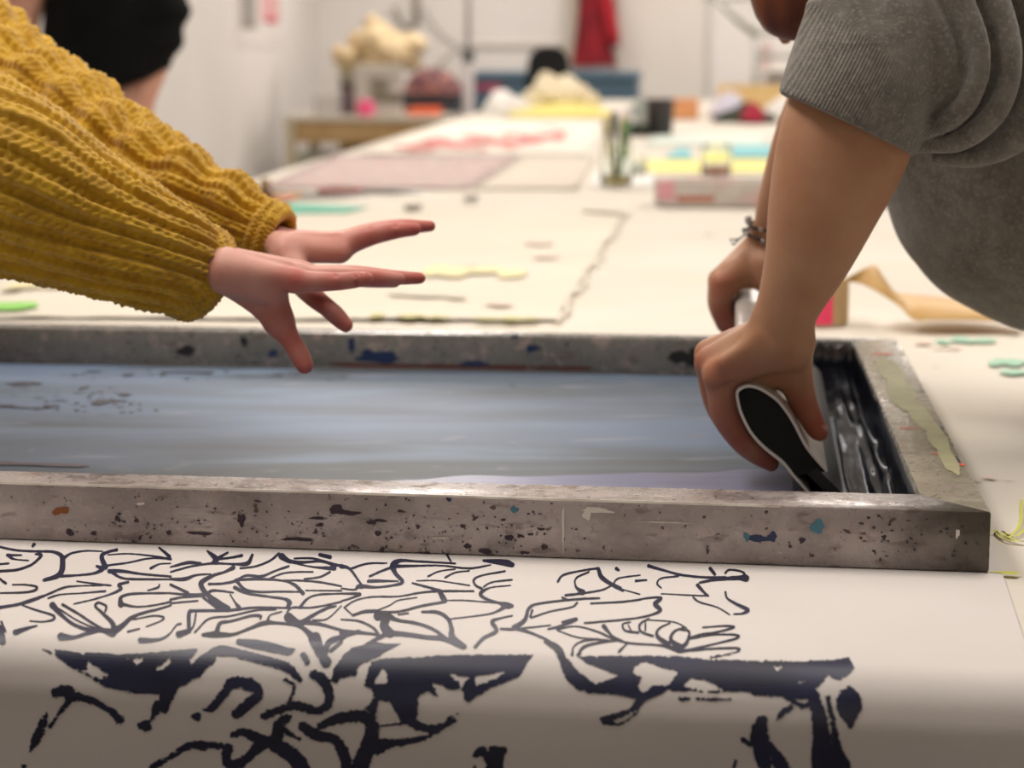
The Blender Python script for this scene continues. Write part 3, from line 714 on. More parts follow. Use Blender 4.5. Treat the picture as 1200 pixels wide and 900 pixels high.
# far bar inner face
nB = unit(np.cross(Z3, iBR - iBL)); nB = nB if nB[1] < 0 else -nB; eB = unit(iBR - iBL)
def onB(px, py): return onplane(px, py, iBR, nB) + nB * .0006
pb = lambda r: r / 965
stain([(onB(432, 414), eB, Z3, pb(10), pb(4)), (onB(445, 419), eB, Z3, pb(26), pb(6)), (onB(412, 404), eB, Z3, pb(4), pb(9)), (onB(556, 426), eB, Z3, pb(17), pb(3)), (onB(623, 408), eB, Z3, pb(6), pb(5)), (onB(603, 394), eB, Z3, pb(4), pb(2)),
       (onB(320, 414), eB, Z3, pb(5), pb(5))], m_navy, barB)
stain([(onB(218, 411), eB, Z3, pb(13), pb(5)), (onB(286, 400), eB, Z3, pb(5), pb(5)), (onB(795, 418), eB, Z3, pb(12), pb(7)), (onB(820, 420), eB, Z3, pb(20), pb(10))], m_dk, barB)
V = []
for i in range(60):
    p = iBL + (iBR - iBL) * (i / 59)
    for z_, o_ in ((.9032, .0022), (.9062 + .0006 * float(vnoise(i * .7, 2)), .0014), (.9066, .0)): V.append(p * [1, 1, 0] + nB * o_ + [0, 0, z_])
mesh('dark_gap_strip', np.array(V), grid_faces(3, 60), m_dk, frame)  # near-black strip drawn for the dark gap at the far bar's base
m_wh2 = M('white_tape_edge', (225, 222, 220), rough=.5)
stain([(onB(x, 427 + x * .014), eB, Z3, pb(r), pb(1.4)) for x, r in ((152, 3), (305, 5), (430, 9), (532, 3), (548, 5), (506, 3), (632, 4), (775, 13), (797, 8), (812, 10))], m_wh2, barB)
m_rb = M('red_brown_tape', (92, 48, 42), rough=.6)
stain([(onB(x, 428 + (x - 400) * .012), eB, Z3, pb(38), pb(2.2)) for x in (420, 470, 520, 590, 660)], m_rb, barB)
# top of the right bar
tp = lambda px, py: P(px, py, ZF) + Z3 * .0005
sx = unit(FR - FL); sy = unit(BR - FR)
stain([(tp(1035, 415), sx, sy, .013, .006)], m_red, barR)
stain([(tp(1044, 436), sx, sy, .014, .10), (tp(1056, 462), sx, sy, .014, .10), (tp(1078, 486), sx, sy, .010, .09), (tp(1098, 512), sx, sy, .009, .08), (tp(1112, 540), sx, sy, .007, .06)], m_lime, barR)
stain([(tp(1064, 502), sx, sy, .008, .003), (tp(1100, 532), sx, sy, .006, .003), (tp(1127, 545), sx, sy, .004, .004)], m_red, barR)
stain([(tp(1104, 502), sx, sy, .0015, .014), (tp(1123, 540), sx, sy, .0015, .014), (tp(1080, 458), sx, sy, .0012, .02)], m_dk, barR)
# mesh fabric
def mesh_mat():
    m = bpy.data.materials.new('blue_screen_mesh'); m.use_nodes = True; N = m.node_tree.nodes; L = m.node_tree.links; b = N['Principled BSDF']
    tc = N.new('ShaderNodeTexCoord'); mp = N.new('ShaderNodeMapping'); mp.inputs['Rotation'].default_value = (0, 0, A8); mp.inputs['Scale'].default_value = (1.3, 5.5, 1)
    L.new(tc.outputs['Object'], mp.inputs['Vector'])
    def noise(s, d, v, lo, hi):
        n = N.new('ShaderNodeTexNoise'); n.inputs['Scale'].default_value = s; n.inputs['Detail'].default_value = d
        n.inputs['Distortion'].default_value = .6
        L.new(v, n.inputs['Vector']); r = N.new('ShaderNodeMapRange'); r.inputs['From Min'].default_value = lo; r.inputs['From Max'].default_value = hi; L.new(n.outputs[0], r.inputs['Value']); return r.outputs[0]
    def mix(f, a, c):
        x = N.new('ShaderNodeMix'); x.data_type = 'RGBA'; L.new(f, x.inputs['Factor'])
        if isinstance(a, tuple): x.inputs[6].default_value = srgb(a)
        else: L.new(a, x.inputs[6])
        x.inputs[7].default_value = srgb(c); return x.outputs[2]
    c = mix(noise(.8, 3, mp.outputs[0], .4, .6), (110, 128, 154), (86, 94, 102))  # grey and blue bands, partly reflections put into the mesh colour
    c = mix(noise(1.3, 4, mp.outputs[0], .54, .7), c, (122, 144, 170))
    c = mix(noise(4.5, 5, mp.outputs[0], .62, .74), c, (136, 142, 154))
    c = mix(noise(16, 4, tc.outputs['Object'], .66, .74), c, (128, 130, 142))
    L.new(c, b.inputs['Base Color']); b.inputs['Roughness'].default_value = .5; b.inputs['Specular IOR Level'].default_value = .3
    bn = N.new('ShaderNodeBump'); bn.inputs['Strength'].default_value = .25; bn.inputs['Distance'].default_value = .001
    L.new(noise(5, 3, mp.outputs[0], 0, 1), bn.inputs['Height']); L.new(bn.outputs[0], b.inputs['Normal']); return m
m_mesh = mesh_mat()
ZM = .9035
nn, mm = 60, 40; G = []
for j in range(mm):
    for i in range(nn):
        s, t = i / (nn - 1), j / (mm - 1); p = (iFL * (1 - s) + iFR * s) * (1 - t) + (iBL * (1 - s) + iBR * s) * t
        G.append((p[0], p[1], ZM - .0006 * math.sin(math.pi * s) * math.sin(math.pi * t)))
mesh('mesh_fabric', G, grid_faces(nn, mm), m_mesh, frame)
tm = lambda px, py: P(px, py, ZM) + Z3 * .0006
m_smear = M('dark_violet_smear', (40, 38, 46), (62, 60, 70), ns=90, rough=.5)
stain([(tm(rs.normal(90, 55), 470 + rs.normal() * 9), sx, sy, rs.uniform(.0006, .004), rs.uniform(.0006, .004)) for i in range(60)] + [(tm(rs.uniform(0, 420), 440 + rs.normal() * 3), sx, sy, rs.uniform(.001, .004), rs.uniform(.001, .004)) for i in range(24)], m_smear, frame, 'ink_and_sheen')
stain([(tm(x, y), sx, sy, a, b) for x, y, a, b in ((118, 472, .010, .016), (132, 470, .018, .006), (98, 455, .004, .012), (60, 476, .010, .004), (28, 450, .022, .012), (25, 478, .028, .003), (150, 440, .008, .008), (146, 463, .010, .006), (215, 437, .03, .004), (242, 438, .010, .006), (325, 440, .006, .006), (5, 476, .012, .006), (55, 478, .006, .004), (600, 452, .004, .003), (110, 436, .01, .005), (70, 470, .012, .002))], m_smear, frame, 'ink_and_sheen')
m_plum = M('plum_smear', (92, 72, 84), (80, 70, 90), ns=30, rough=.5)
stain([(tm(40, 545), sx, sy, .05, .008), (tm(5, 543), sx, sy, .04, .008)], m_plum, frame, 'ink_and_sheen')
# violet ink film, partly a painted reflection, along the near side of the mesh
m_vio = M('violet_ink_sheen', (98, 102, 142), (112, 116, 148), ns=14, rough=.35, stretch=(1, 6, 1))
V = []; ww = 60
for i in range(ww):
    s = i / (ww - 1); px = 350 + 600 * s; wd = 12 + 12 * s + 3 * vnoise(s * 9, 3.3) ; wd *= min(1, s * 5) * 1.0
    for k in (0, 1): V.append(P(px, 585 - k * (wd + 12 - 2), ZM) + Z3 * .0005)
mesh('ink_and_sheen', np.array(V), np.array([[2 * i, 2 * i + 2, 2 * i + 3, 2 * i + 1] for i in range(ww - 1)]), m_vio, frame, kind='stuff')
# pool of black ink at the right end: a thick ridged sheet of paste
m_wet = M('wet_black_ink', (10, 11, 17), (18, 20, 32), ns=30, rough=.3, spec=.12, bump=.2, bs=70, bumpd=.002)
N_ = m_wet.node_tree.nodes; L_ = m_wet.node_tree.links; mx_ = N_.new('ShaderNodeMixShader'); df_ = N_.new('ShaderNodeBsdfDiffuse'); gl_ = N_.new('ShaderNodeBsdfGlossy')
df_.inputs[0].default_value = srgb((12, 13, 20)); gl_.inputs['Roughness'].default_value = .16; gl_.inputs[0].default_value = (.9, .93, 1, 1); mx_.inputs[0].default_value = .13
nb_ = N_['Principled BSDF'].inputs['Normal'].links[0].from_socket; L_.new(nb_, df_.inputs['Normal']); L_.new(nb_, gl_.inputs['Normal'])
L_.new(df_.outputs[0], mx_.inputs[1]); L_.new(gl_.outputs[0], mx_.inputs[2]); L_.new(mx_.outputs[0], N_['Material Output'].inputs[0])
qa, qb, qc, qd = P(950, 584, ZM), P(1081, 584, ZM), P(1001, 399, ZM + .01), P(938, 399, ZM)
qb = iFR * [1, 1, 0] + [0, 0, ZM] - sx * .001; qc = iBR * [1, 1, 0] + [0, 0, ZM] - sx * .001
iw = .098; qa = qb - sx * iw; qd = qc - sx * iw * .72
nu_, nv_ = 70, 170; s_, t_ = np.meshgrid(np.linspace(0, 1, nu_), np.linspace(0, 1, nv_))
B = (qa[None, None] * (1 - s_[..., None]) + qb * s_[..., None]) * (1 - t_[..., None]) + (qd * (1 - s_[..., None]) + qc * s_[..., None]) * t_[..., None]
edge = np.clip(np.minimum(s_, 1) * 6, 0, 1)
ridge = .004 * np.exp(-((s_ - .72 - .05 * vnoise(t_ * 4, 1.5)) / .07) ** 2) * (.8 + .5 * vnoise(t_ * 9, s_ * 3)) + .003 * np.exp(-((s_ - .86) / .05) ** 2) * (1 + .7 * vnoise(t_ * 12, 5)) + .0022 * np.exp(-((s_ - .30) / .06) ** 2)
ridge += .0007 * fbm(s_ * 6, t_ * 12) + .011 * np.clip((t_ - .82) / .18, 0, 1) ** 2 + .0012
strip = np.exp(-((s_ - .47 + .03 * vnoise(t_ * 6, 2)) / .075) ** 4) * np.clip((.72 - t_) / .06, 0, 1)
ridge = ridge * (1 - strip) - .003 * strip
ridge += .012 * np.clip((s_ - .93) / .07, 0, 1) ** 1.5 * (.6 + .5 * vnoise(t_ * 12, 9))
B[..., 2] = ZM + np.maximum(ridge * (.25 + .75 * edge), -.002) + .0006
mesh('ink_pool', B.reshape(-1, 3), grid_faces(nu_, nv_), m_wet, frame, kind='stuff')
# ink sticking to the inner faces of the right and far bars
def inkwall(a, b, n, h, name, seed, top=.0):
    k = 80; V = []
    for i in range(k):
        s = i / (k - 1); p = a + (b - a) * s
        hh = h * (.93 + .10 * vnoise(s * 14, seed)) 
        for z, o in ((ZM, .0015), (ZM + hh * .5, .0016 + .0006 * vnoise(s * 30, seed + 2)), (ZM + hh, .0009), (ZM + hh + .0006, 0)):
            q = p * [1, 1, 0] + n * o; q[2] = min(z, ZF - .001); V.append(q)
    mesh(name, np.array(V), grid_faces(4, k), m_wet, frame, kind='stuff')
nR = unit(np.cross(Z3, iBR - iFR)); nR = nR if nR[0] < 0 else -nR
inkwall(iFR, iBR, nR, .041, 'ink_coating', 4)
inkwall(iBR, iBR + unit(iBL - iBR) * .075, nB, .043, 'ink_coating', 9)

# ------------------------------------------------------------------ squeegee
m_alu = M('pale_aluminium', (212, 206, 200), (196, 189, 182), ns=30, rough=.3, metal=.25, bump=.05, bs=80)
m_cap = M('black_plastic', (22, 23, 20), (28, 29, 25), ns=20, rough=.6, spec=.2)
m_blade = M('dark_blade_rubber', (20, 22, 22), rough=.3)
DS = 1.93
SIDE = unit((BR - FR) * [1, 1, 0]); TV = SIDE * .53 + Z3 * .030
sqc = Q(920, 520, DS)
sq = thing('squeegee', 'pale teardrop-section squeegee with black end cap gripped in both hands', 'squeegee', tuple(Q(985, 580, DS)))
out = [(862, 463), (864, 457), (870, 452.5), (879, 451), (893, 455), (913, 469), (930, 492), (943, 517), (953, 532), (963, 543), (970, 552), (962, 556), (955, 560), (948, 580), (940, 571), (929, 559), (916, 543), (897, 528), (880, 510), (867, 485)]
out = np.array(out, float)
# resample smooth outline
def resample(p, n):
    p = np.asarray(p, float); q = smooth_line(np.hstack([p, np.ones((len(p), 1))]), 4)[:, :2]; d = np.r_[0, np.cumsum(np.hypot(*np.diff(q, axis=0).T))]
    t = np.linspace(0, d[-1], n); return np.stack([np.interp(t, d, q[:, 0]), np.interp(t, d, q[:, 1])], -1)
loop = np.array([(970, 552), (953, 532), (943, 517), (930, 492), (913, 469), (893, 455), (879, 451), (870, 452.5), (864, 457), (862, 463), (867, 485), (880, 510), (897, 528), (916, 543), (929, 559), (940, 571), (948, 580)], float)
lo_ = resample(loop, 60)
tan = np.gradient(lo_, axis=0); nrm = np.stack([tan[:, 1], -tan[:, 0]], -1); nrm /= np.linalg.norm(nrm, axis=1)[:, None]
cc = np.array([905, 505]); sgn = np.sign(((cc - lo_) * nrm).sum(1)).mean(); nrm *= (1 if sgn > 0 else -1)
wall = np.full(60, 3.2); wall[:8] = np.linspace(2.4, 3.2, 8); wall[-8:] = np.linspace(3.2, 2.4, 8)
li_ = lo_ + nrm * wall[:, None]
ns = 60; fr3 = np.array([Q(x, y, DS) for x, y in lo_]); fi3 = np.array([Q(x, y, DS) for x, y in li_])
V = np.concatenate([fr3, fi3, fr3 + TV, fi3 + TV]); F = []
for i in range(ns - 1):
    F += [(i, i + 1, ns + i + 1, ns + i), (2 * ns + i, 3 * ns + i, 3 * ns + i + 1, 2 * ns + i + 1), (i, 2 * ns + i, 2 * ns + i + 1, i + 1), (ns + i, ns + i + 1, 3 * ns + i + 1, 3 * ns + i)]
F += [(0, ns, 3 * ns, 2 * ns), (ns - 1, 3 * ns - 1, 4 * ns - 1, 2 * ns - 1)]
o = mesh('holder', V, F, m_alu, sq); autosmooth(o, 35)
# end caps, slightly recessed
core = [i for i in range(0, 60) if li_[i][1] < 560]
capn = [li_[i] for i in core]
for nm, off in (('end_cap', TV * .006), ('end_cap', TV * .97)):
    base = np.array([Q(x, y, DS) for x, y in capn]) + off; n = len(base); V = np.concatenate([base, base + TV * .02])
    F = [tuple(range(n)), tuple(range(2 * n - 1, n - 1, -1))] + [(i, n + i, n + (i + 1) % n, (i + 1) % n) for i in range(n)]
    mesh(nm, V, F, m_cap, sq, smooth=False)
bl = [(946, 556), (958, 550), (989, 580.5), (975, 585)]
base = np.array([Q(x, y, DS) for x, y in bl]) + TV * .003; V = np.concatenate([base, base + TV * .99])
mesh('blade', V, [(0, 1, 2, 3), (7, 6, 5, 4), (0, 4, 5, 1), (1, 5, 6, 2), (2, 6, 7, 3), (3, 7, 4, 0)], m_blade, sq, smooth=False)
# ------------------------------------------------------------------ implicit-surface figures
class SDF:
    def __init__(s, lo, hi, h):
        s.lo = np.array(lo, float); s.h = h; s.n = np.ceil((np.array(hi, float) - s.lo) / h).astype(int) + 1
        s.F = np.full(s.n, .2, dtype=np.float32)
    def region(s, pts, m):
        pts = np.atleast_2d(pts); a = np.maximum(np.floor((pts.min(0) - m - s.lo) / s.h).astype(int), 0); b = np.minimum(np.ceil((pts.max(0) + m - s.lo) / s.h).astype(int) + 1, s.n)
        if (a >= b).any(): return None
        g = [np.arange(a[i], b[i]) * s.h + s.lo[i] for i in range(3)]
        return (slice(a[0], b[0]), slice(a[1], b[1]), slice(a[2], b[2])), g[0][:, None, None], g[1][None, :, None], g[2][None, None, :]
    def comb(s, sl, d, k, op):
        A = s.F[sl]; d = d.astype(np.float32)
        if op == 'add':
            hh = np.maximum(k - np.abs(A - d), 0) / k; s.F[sl] = np.minimum(A, d) - hh * hh * k * .25
        else:
            d = -d; hh = np.maximum(k - np.abs(A - d), 0) / k; s.F[sl] = np.maximum(A, d) + hh * hh * k * .25
    def cap(s, a, ra, b, rb, k=.006, op='add', flat=None):
        a = np.asarray(a, float); b = np.asarray(b, float); R = s.region([a, b], max(ra, rb) + k + 3 * s.h)
        if R is None: return s
        sl, x, y, z = R; p = [x - a[0], y - a[1], z - a[2]]; d = b - a
        if flat is not None:
            n, f = unit(flat[0]), flat[1]; q = p[0] * n[0] + p[1] * n[1] + p[2] * n[2]; p = [p[i] + n[i] * q * (f - 1) for i in range(3)]; d = d + n * (d @ n) * (f - 1)
        t = np.clip((p[0] * d[0] + p[1] * d[1] + p[2] * d[2]) / max(d @ d, 1e-9), 0, 1)
        v = np.sqrt((p[0] - d[0] * t) ** 2 + (p[1] - d[1] * t) ** 2 + (p[2] - d[2] * t) ** 2) - (ra + (rb - ra) * t)
        s.comb(sl, v, k, op); return s
    def chain(s, pts, k=.006, op='add', flat=None):
        if len(pts) > 2: A = smooth_line(np.array([[*p, r] for p, r in pts]), 7)
        else: A = np.array([[*p, r] for p, r in pts])
        R_ = s.region(A[:, :3], A[:, 3].max() + k + 3 * s.h)
        if R_ is None: return s
        sl, x, y, z = R_; best = None; n, f = (unit(flat[0]), flat[1]) if flat is not None else (None, 1)
        for a, b in zip(A[:-1], A[1:]):
            p = [x - a[0], y - a[1], z - a[2]]; d = b[:3] - a[:3]
            if n is not None:
                q = p[0] * n[0] + p[1] * n[1] + p[2] * n[2]; p = [p[i] + n[i] * q * (f - 1) for i in range(3)]; d = d + n * (d @ n) * (f - 1)
            t = np.clip((p[0] * d[0] + p[1] * d[1] + p[2] * d[2]) / max(d @ d, 1e-9), 0, 1)
            v = (np.sqrt((p[0] - d[0] * t) ** 2 + (p[1] - d[1] * t) ** 2 + (p[2] - d[2] * t) ** 2) - (a[3] + (b[3] - a[3]) * t)).astype(np.float32)
            best = v if best is None else np.minimum(best, v)
        s.comb(sl, best, k, op)
        return s
    def px(s, pts, k=.006, op='add', flat=None):
        """points given as (pixel x, pixel y, depth, radius in pixels)"""
        return s.chain([(Q(a, b, d), r * d / FPX) for a, b, d, r in pts], k, op, flat)
    def cut(s, o, n, k=.004):
        n = unit(n); x = (np.arange(s.n[0]) * s.h + s.lo[0])[:, None, None]; y = (np.arange(s.n[1]) * s.h + s.lo[1])[None, :, None]; z = (np.arange(s.n[2]) * s.h + s.lo[2])[None, None, :]
        d = ((x - o[0]) * n[0] + (y - o[1]) * n[1] + (z - o[2]) * n[2]); s.F = np.maximum(s.F, d.astype(np.float32)); return s
    def mesh(s, smooth=2):
        F = s.F; ins = F < 0; nx, ny, nz = F.shape
        cnt = np.zeros((nx - 1, ny - 1, nz - 1), np.float32); P_ = np.zeros(cnt.shape + (3,), np.float32)
        for ax in range(3):
            A = [slice(None)] * 3; B_ = [slice(None)] * 3; A[ax] = slice(0, -1); B_[ax] = slice(1, None); fa, fb = F[tuple(A)], F[tuple(B_)]
            cr = (fa < 0) != (fb < 0); t = np.where(cr, fa / np.where(cr, fa - fb, 1), 0).astype(np.float32)
            o = [i for i in range(3) if i != ax]
            for i in (0, 1):
                for j in (0, 1):
                    sl = [slice(None)] * 3
                    sl[o[0]] = slice(i, F.shape[o[0]] - 1 + i); sl[o[1]] = slice(j, F.shape[o[1]] - 1 + j)
                    c = cr[tuple(sl)]; tt = t[tuple(sl)]; cnt += c; P_[..., ax] += tt * c; P_[..., o[0]] += i * c; P_[..., o[1]] += j * c
        act = cnt > 0; idx = np.full(act.shape, -1, np.int64); idx[act] = np.arange(act.sum())
        ijk = np.argwhere(act); V = (ijk + P_[act] / cnt[act][:, None]) * s.h + s.lo; Q_ = []
        for ax in range(3):
            o = [i for i in range(3) if i != ax]
            A = [slice(1, -1)] * 3; B_ = [slice(1, -1)] * 3; A[ax] = slice(0, -1); B_[ax] = slice(1, None)
            fa = ins[tuple(A)]; fb = ins[tuple(B_)]; c = np.argwhere(fa != fb); neg = fa[tuple(c.T)]
            base = c.copy(); base[:, o[0]] += 1; base[:, o[1]] += 1; q = []
            for (i, j) in ((0, 0), (1, 0), (1, 1), (0, 1)):
                e = base.copy(); e[:, o[0]] -= i; e[:, o[1]] -= j; q.append(idx[tuple(e.T)])
            q = np.stack(q, 1); flip = neg if ax != 1 else ~neg; q[flip] = q[flip][:, ::-1]; Q_.append(q[:, ::-1])
        Fc = np.concatenate(Q_); Fc = Fc[(Fc >= 0).all(1)]
        for _ in range(smooth):
            S = np.zeros_like(V); C_ = np.zeros(len(V))
            for k in range(4):
                for l in (1, 3): np.add.at(S, Fc[:, k], V[Fc[:, (k + l) % 4]]) if False else None
            e = np.concatenate([Fc[:, [0, 1]], Fc[:, [1, 2]], Fc[:, [2, 3]], Fc[:, [3, 0]]])
            for d in range(3): S[:, d] = np.bincount(e[:, 0], V[e[:, 1], d], len(V)) + np.bincount(e[:, 1], V[e[:, 0], d], len(V))
            C_ = np.bincount(e[:, 0], minlength=len(V)) + np.bincount(e[:, 1], minlength=len(V))
            V = V * .5 + .5 * S / np.maximum(C_, 1)[:, None]
        return V, Fc
def bbox(pts, m):
    p = np.array([Q(a, b, d) for a, b, d, r in pts]); return p.min(0) - m, p.max(0) + m
def merge(parts):
    V = []; F = []; n = 0
    for v, f in parts: V.append(v); F.append(f + n); n += len(v)
    return np.concatenate(V), np.concatenate(F)
def flush(o, pts, rad):
    me = o.data; n = len(me.vertices); co = np.zeros(n * 3, np.float32); me.vertices.foreach_get('co', co); co = co.reshape(-1, 3) + BASE[o.parent]
    v = np.zeros(n)
    for p, s in pts: v = np.maximum(v, s * np.exp(-(((co - p) ** 2).sum(1)) / (rad ** 2)))
    a = me.attributes.new('flush', 'FLOAT', 'POINT'); a.data.foreach_set('value', v.astype(np.float32))
def skin(name, c, c2, red):
    m = M(name, c, c2, ns=26, thr=(.35, .7), rough=.5, sss=.25, spec=.35, bump=.35, bs=420, bumpd=.0005, attr='flush', attrc=red)
    return m
m_skinA = skin('rosy_skin', (204, 154, 138), (194, 134, 120), (178, 84, 76))
m_skinB = skin('warm_skin', (190, 144, 112), (180, 130, 98), (172, 88, 68))
m_skinC = skin('light_skin', (214, 164, 142), (206, 150, 128), (196, 120, 100))
m_nail = M('nail', (206, 146, 134), rough=.35, sss=.1)
def nail(px, py, d, rr, rx, ry, ang, parent, side=0):
    """small oval nail plate facing up on a fingertip"""
    c = Q(px, py, d); t = unit(Q(px + 10 * math.cos(ang), py + 10 * math.sin(ang), d) - c); n = unit(Z3 * .75 - unit(rayd(px, py)) * .65 + np.array([side, 0, 0])); n = unit(n - t * (n @ t)); b = np.cross(n, t); c = c + n * rr * .90 * d / FPX
    V = []; F = []; K = 12
    for j in range(4):
        f = j / 3
        for i in range(K):
            a = 2 * math.pi * i / K; V.append(c + (t * math.cos(a) * rx + b * math.sin(a) * ry) * math.sin(f * math.pi / 2 + .02) * d / FPX + n * .0012 * math.cos(f * math.pi / 2) - n * .0008)
    return mesh('fingernail', np.array(V), grid_faces(K, 4, True), m_nail, parent)

def limb_body(root, head_c, head_r, neck, sh, hips, knees, feet, chest_r=.12, h=.014):
    """coarse remainder of a figure: trunk, head with face, legs"""
    pts = np.array([head_c, neck, *sh, *hips, *knees, *feet]); s = SDF(pts.min(0) - .2, pts.max(0) + .2, h)
    mid = (np.array(sh[0]) + sh[1]) / 2; pel = (np.array(hips[0]) + hips[1]) / 2
    ax = unit(np.array(sh[1]) - sh[0]); up = unit(mid - pel); fw = np.cross(ax, up)
    s.cap(mid - up * .12, chest_r * 1.05, pel + up * .05, chest_r * .95, .08, flat=(fw, 1.25)); s.cap(sh[0], .06, sh[1], .06, .08)
    s.cap(hips[0], .095, hips[1], .095, .08)
    for i in (0, 1):
        s.chain([(hips[i], .09), (knees[i], .055), (np.array(feet[i]) + [0, 0, .09], .042)], .03)
        s.cap(np.array(feet[i]) + [0, 0, .05], .045, np.array(feet[i]) + [.14 * (1 if head_c[0] > pel[0] else -1), 0, .035], .035, .02)
    s.cap(mid, .06, neck, .055, .05); return s
def face(s, c, fwd, up, r):
    c = np.array(c, float); fwd = unit(fwd); up = unit(np.array(up) - fwd * (np.array(up) @ fwd)); sd = np.cross(fwd, up)
    s.cap(c + up * r * .25 - fwd * r * .15, r * .98, c + up * r * .25 + fwd * r * .1, r * .92, .01)
    s.cap(c - up * r * .2 + fwd * r * .15, r * .7, c - up * r * .85 + fwd * r * .45, r * .36, .05)
    s.cap(c + fwd * r * .98 + up * r * .1, r * .09, c + fwd * r * 1.18 - up * r * .22, r * .13, .02)
    for q in (-1, 1):
        s.cap(c + sd * q * r * .36 + fwd * r * 1.05 + up * r * .12, r * .14, c + sd * q * r * .36 + fwd * r * 1.06 + up * r * .12, r * .13, .02, 'sub')
        s.cap(c + sd * q * r * .36 + fwd * r * .86 + up * r * .12, r * .14, c + sd * q * r * .36 + fwd * r * .87 + up * r * .12, r * .14, .01)
        s.cap(c + sd * q * r * .95 - fwd * r * .05 + up * r * .12, r * .12, c + sd * q * r * .93 - fwd * r * .02 - up * r * .2, r * .1, .01)
    s.cap(c + fwd * r * .98 - up * r * .5 - sd * r * .2, r * .07, c + fwd * r * .98 - up * r * .5 + sd * r * .2, r * .07, .02)
    return s

m_eye = M('eye_white', (232, 226, 218), rough=.2); m_iris = M('brown_iris', (58, 38, 26), rough=.15); m_lip = M('lips', (176, 98, 92), rough=.4); m_brow = M('eyebrow_hair', (58, 36, 24), rough=.8)
def face_parts(parent, c, fwd, up, r):
    c = np.array(c, float); fwd = unit(fwd); up = unit(np.array(up) - fwd * (np.array(up) @ fwd)); sd = np.cross(fwd, up)
    sph = lambda mb, p, q: mb.lathe(p - fwd * q, [(q * math.sin(a), q - q * math.cos(a)) for a in np.linspace(0, math.pi, 9)], 14, axis=fwd)
    for q in (-1, 1):
        e = c + sd * q * r * .36 + fwd * r * .90 + up * r * .12; mb = MB(); sph(mb, e, r * .125); ey = mb.build('eye', m_eye, parent, smooth=True)
        mb = MB(); sph(mb, e + fwd * r * .075, r * .065); mb.build('iris', m_iris, ey, smooth=True)
        b0 = c + fwd * r * 1.0 + up * r * .36; mb = MB(); mb.tube([b0 + sd * q * r * .16, b0 + sd * q * r * .38 + up * r * .06 - fwd * r * .03, b0 + sd * q * r * .58 - fwd * r * .14], [r * .03, r * .035, r * .015], 6); mb.build('eyebrow', m_brow, parent, smooth=True)
    l = c + fwd * r * 1.03 - up * r * .5; mb = MB(); mb.tube([l - sd * r * .22 - fwd * r * .07, l - sd * r * .1, l, l + sd * r * .1, l + sd * r * .22 - fwd * r * .07], [r * .015, r * .05, r * .055, r * .05, r * .015], 8); mb.build('mouth', m_lip, parent, smooth=True)
# ================================================================== person in the mustard knit
pA = thing('person', 'person in a chunky mustard knit reaching both open hands over the screen', 'person', (-1.34, 2.25, 0))
NH = [[(-105, 150, 2.0, 34), (60, 220, 1.97, 32), (180, 280, 1.955, 27), (262, 318, 1.95, 23)],
      [(180, 280, 1.975, 26), (262, 316, 1.975, 22)],
      [(265, 316, 1.935, 21), (345, 328, 1.925, 14)], [(265, 311, 1.945, 21), (352, 322, 1.945, 14)], [(265, 309, 1.965, 21), (356, 320, 1.967, 14)], [(268, 313, 1.98, 20), (352, 325, 1.99, 13)],
      [(345, 330, 1.925, 13.5), (392, 330, 1.92, 11), (415, 328, 1.92, 10), (430, 326.5, 1.92, 8)],
      [(352, 325, 1.945, 13), (405, 324, 1.94, 11), (440, 326, 1.94, 10), (468, 327, 1.94, 7.5)],
      [(356, 323, 1.967, 12.5), (415, 321, 1.965, 10.5), (460, 325, 1.965, 9), (492, 326, 1.965, 7)],
      [(352, 327, 1.99, 12.5), (405, 326, 1.995, 10.5), (440, 328, 2.0, 9.5), (462, 330, 2.0, 7.5)],
      [(270, 326, 1.955, 21), (305, 352, 1.955, 19), (327, 378, 1.95, 15.5)], [(327, 378, 1.95, 15), (343, 402, 1.945, 12), (350, 414, 1.943, 12.2), (357, 428, 1.94, 10.5)],
      [(322, 338, 1.95, 15), (326, 368, 1.95, 14)], [(262, 325, 1.935, 19), (318, 342, 1.935, 15)]]
allp = [p for c in NH for p in c[-3:]]; lo, hi = bbox([(-20, 180, 1.99, 0)] + allp, .035)
s = SDF(lo, hi, .0017)
for c in NH: s.px(c, .009 if c[0][0] < 340 else .0045)
for (x, y, x2, y2, d) in ((392, 318, 398, 340, 1.915), (416, 317, 418, 339, 1.915), (406, 312, 408, 330, 1.93), (442, 315, 443, 330, 1.932), (340, 398, 356, 394, 1.93)):
    s.px([(x, y, d, 1.2), (x2, y2, d, 1.2)], .003, 'sub')
for (x, y, x2, y2) in ((290, 298, 340, 309), (300, 302, 345, 316)): s.px([(x, y + 2, 1.94, 3.0), (x2, y2 + 1, 1.935, 3.4)], .006)
sA1 = s.mesh(2)
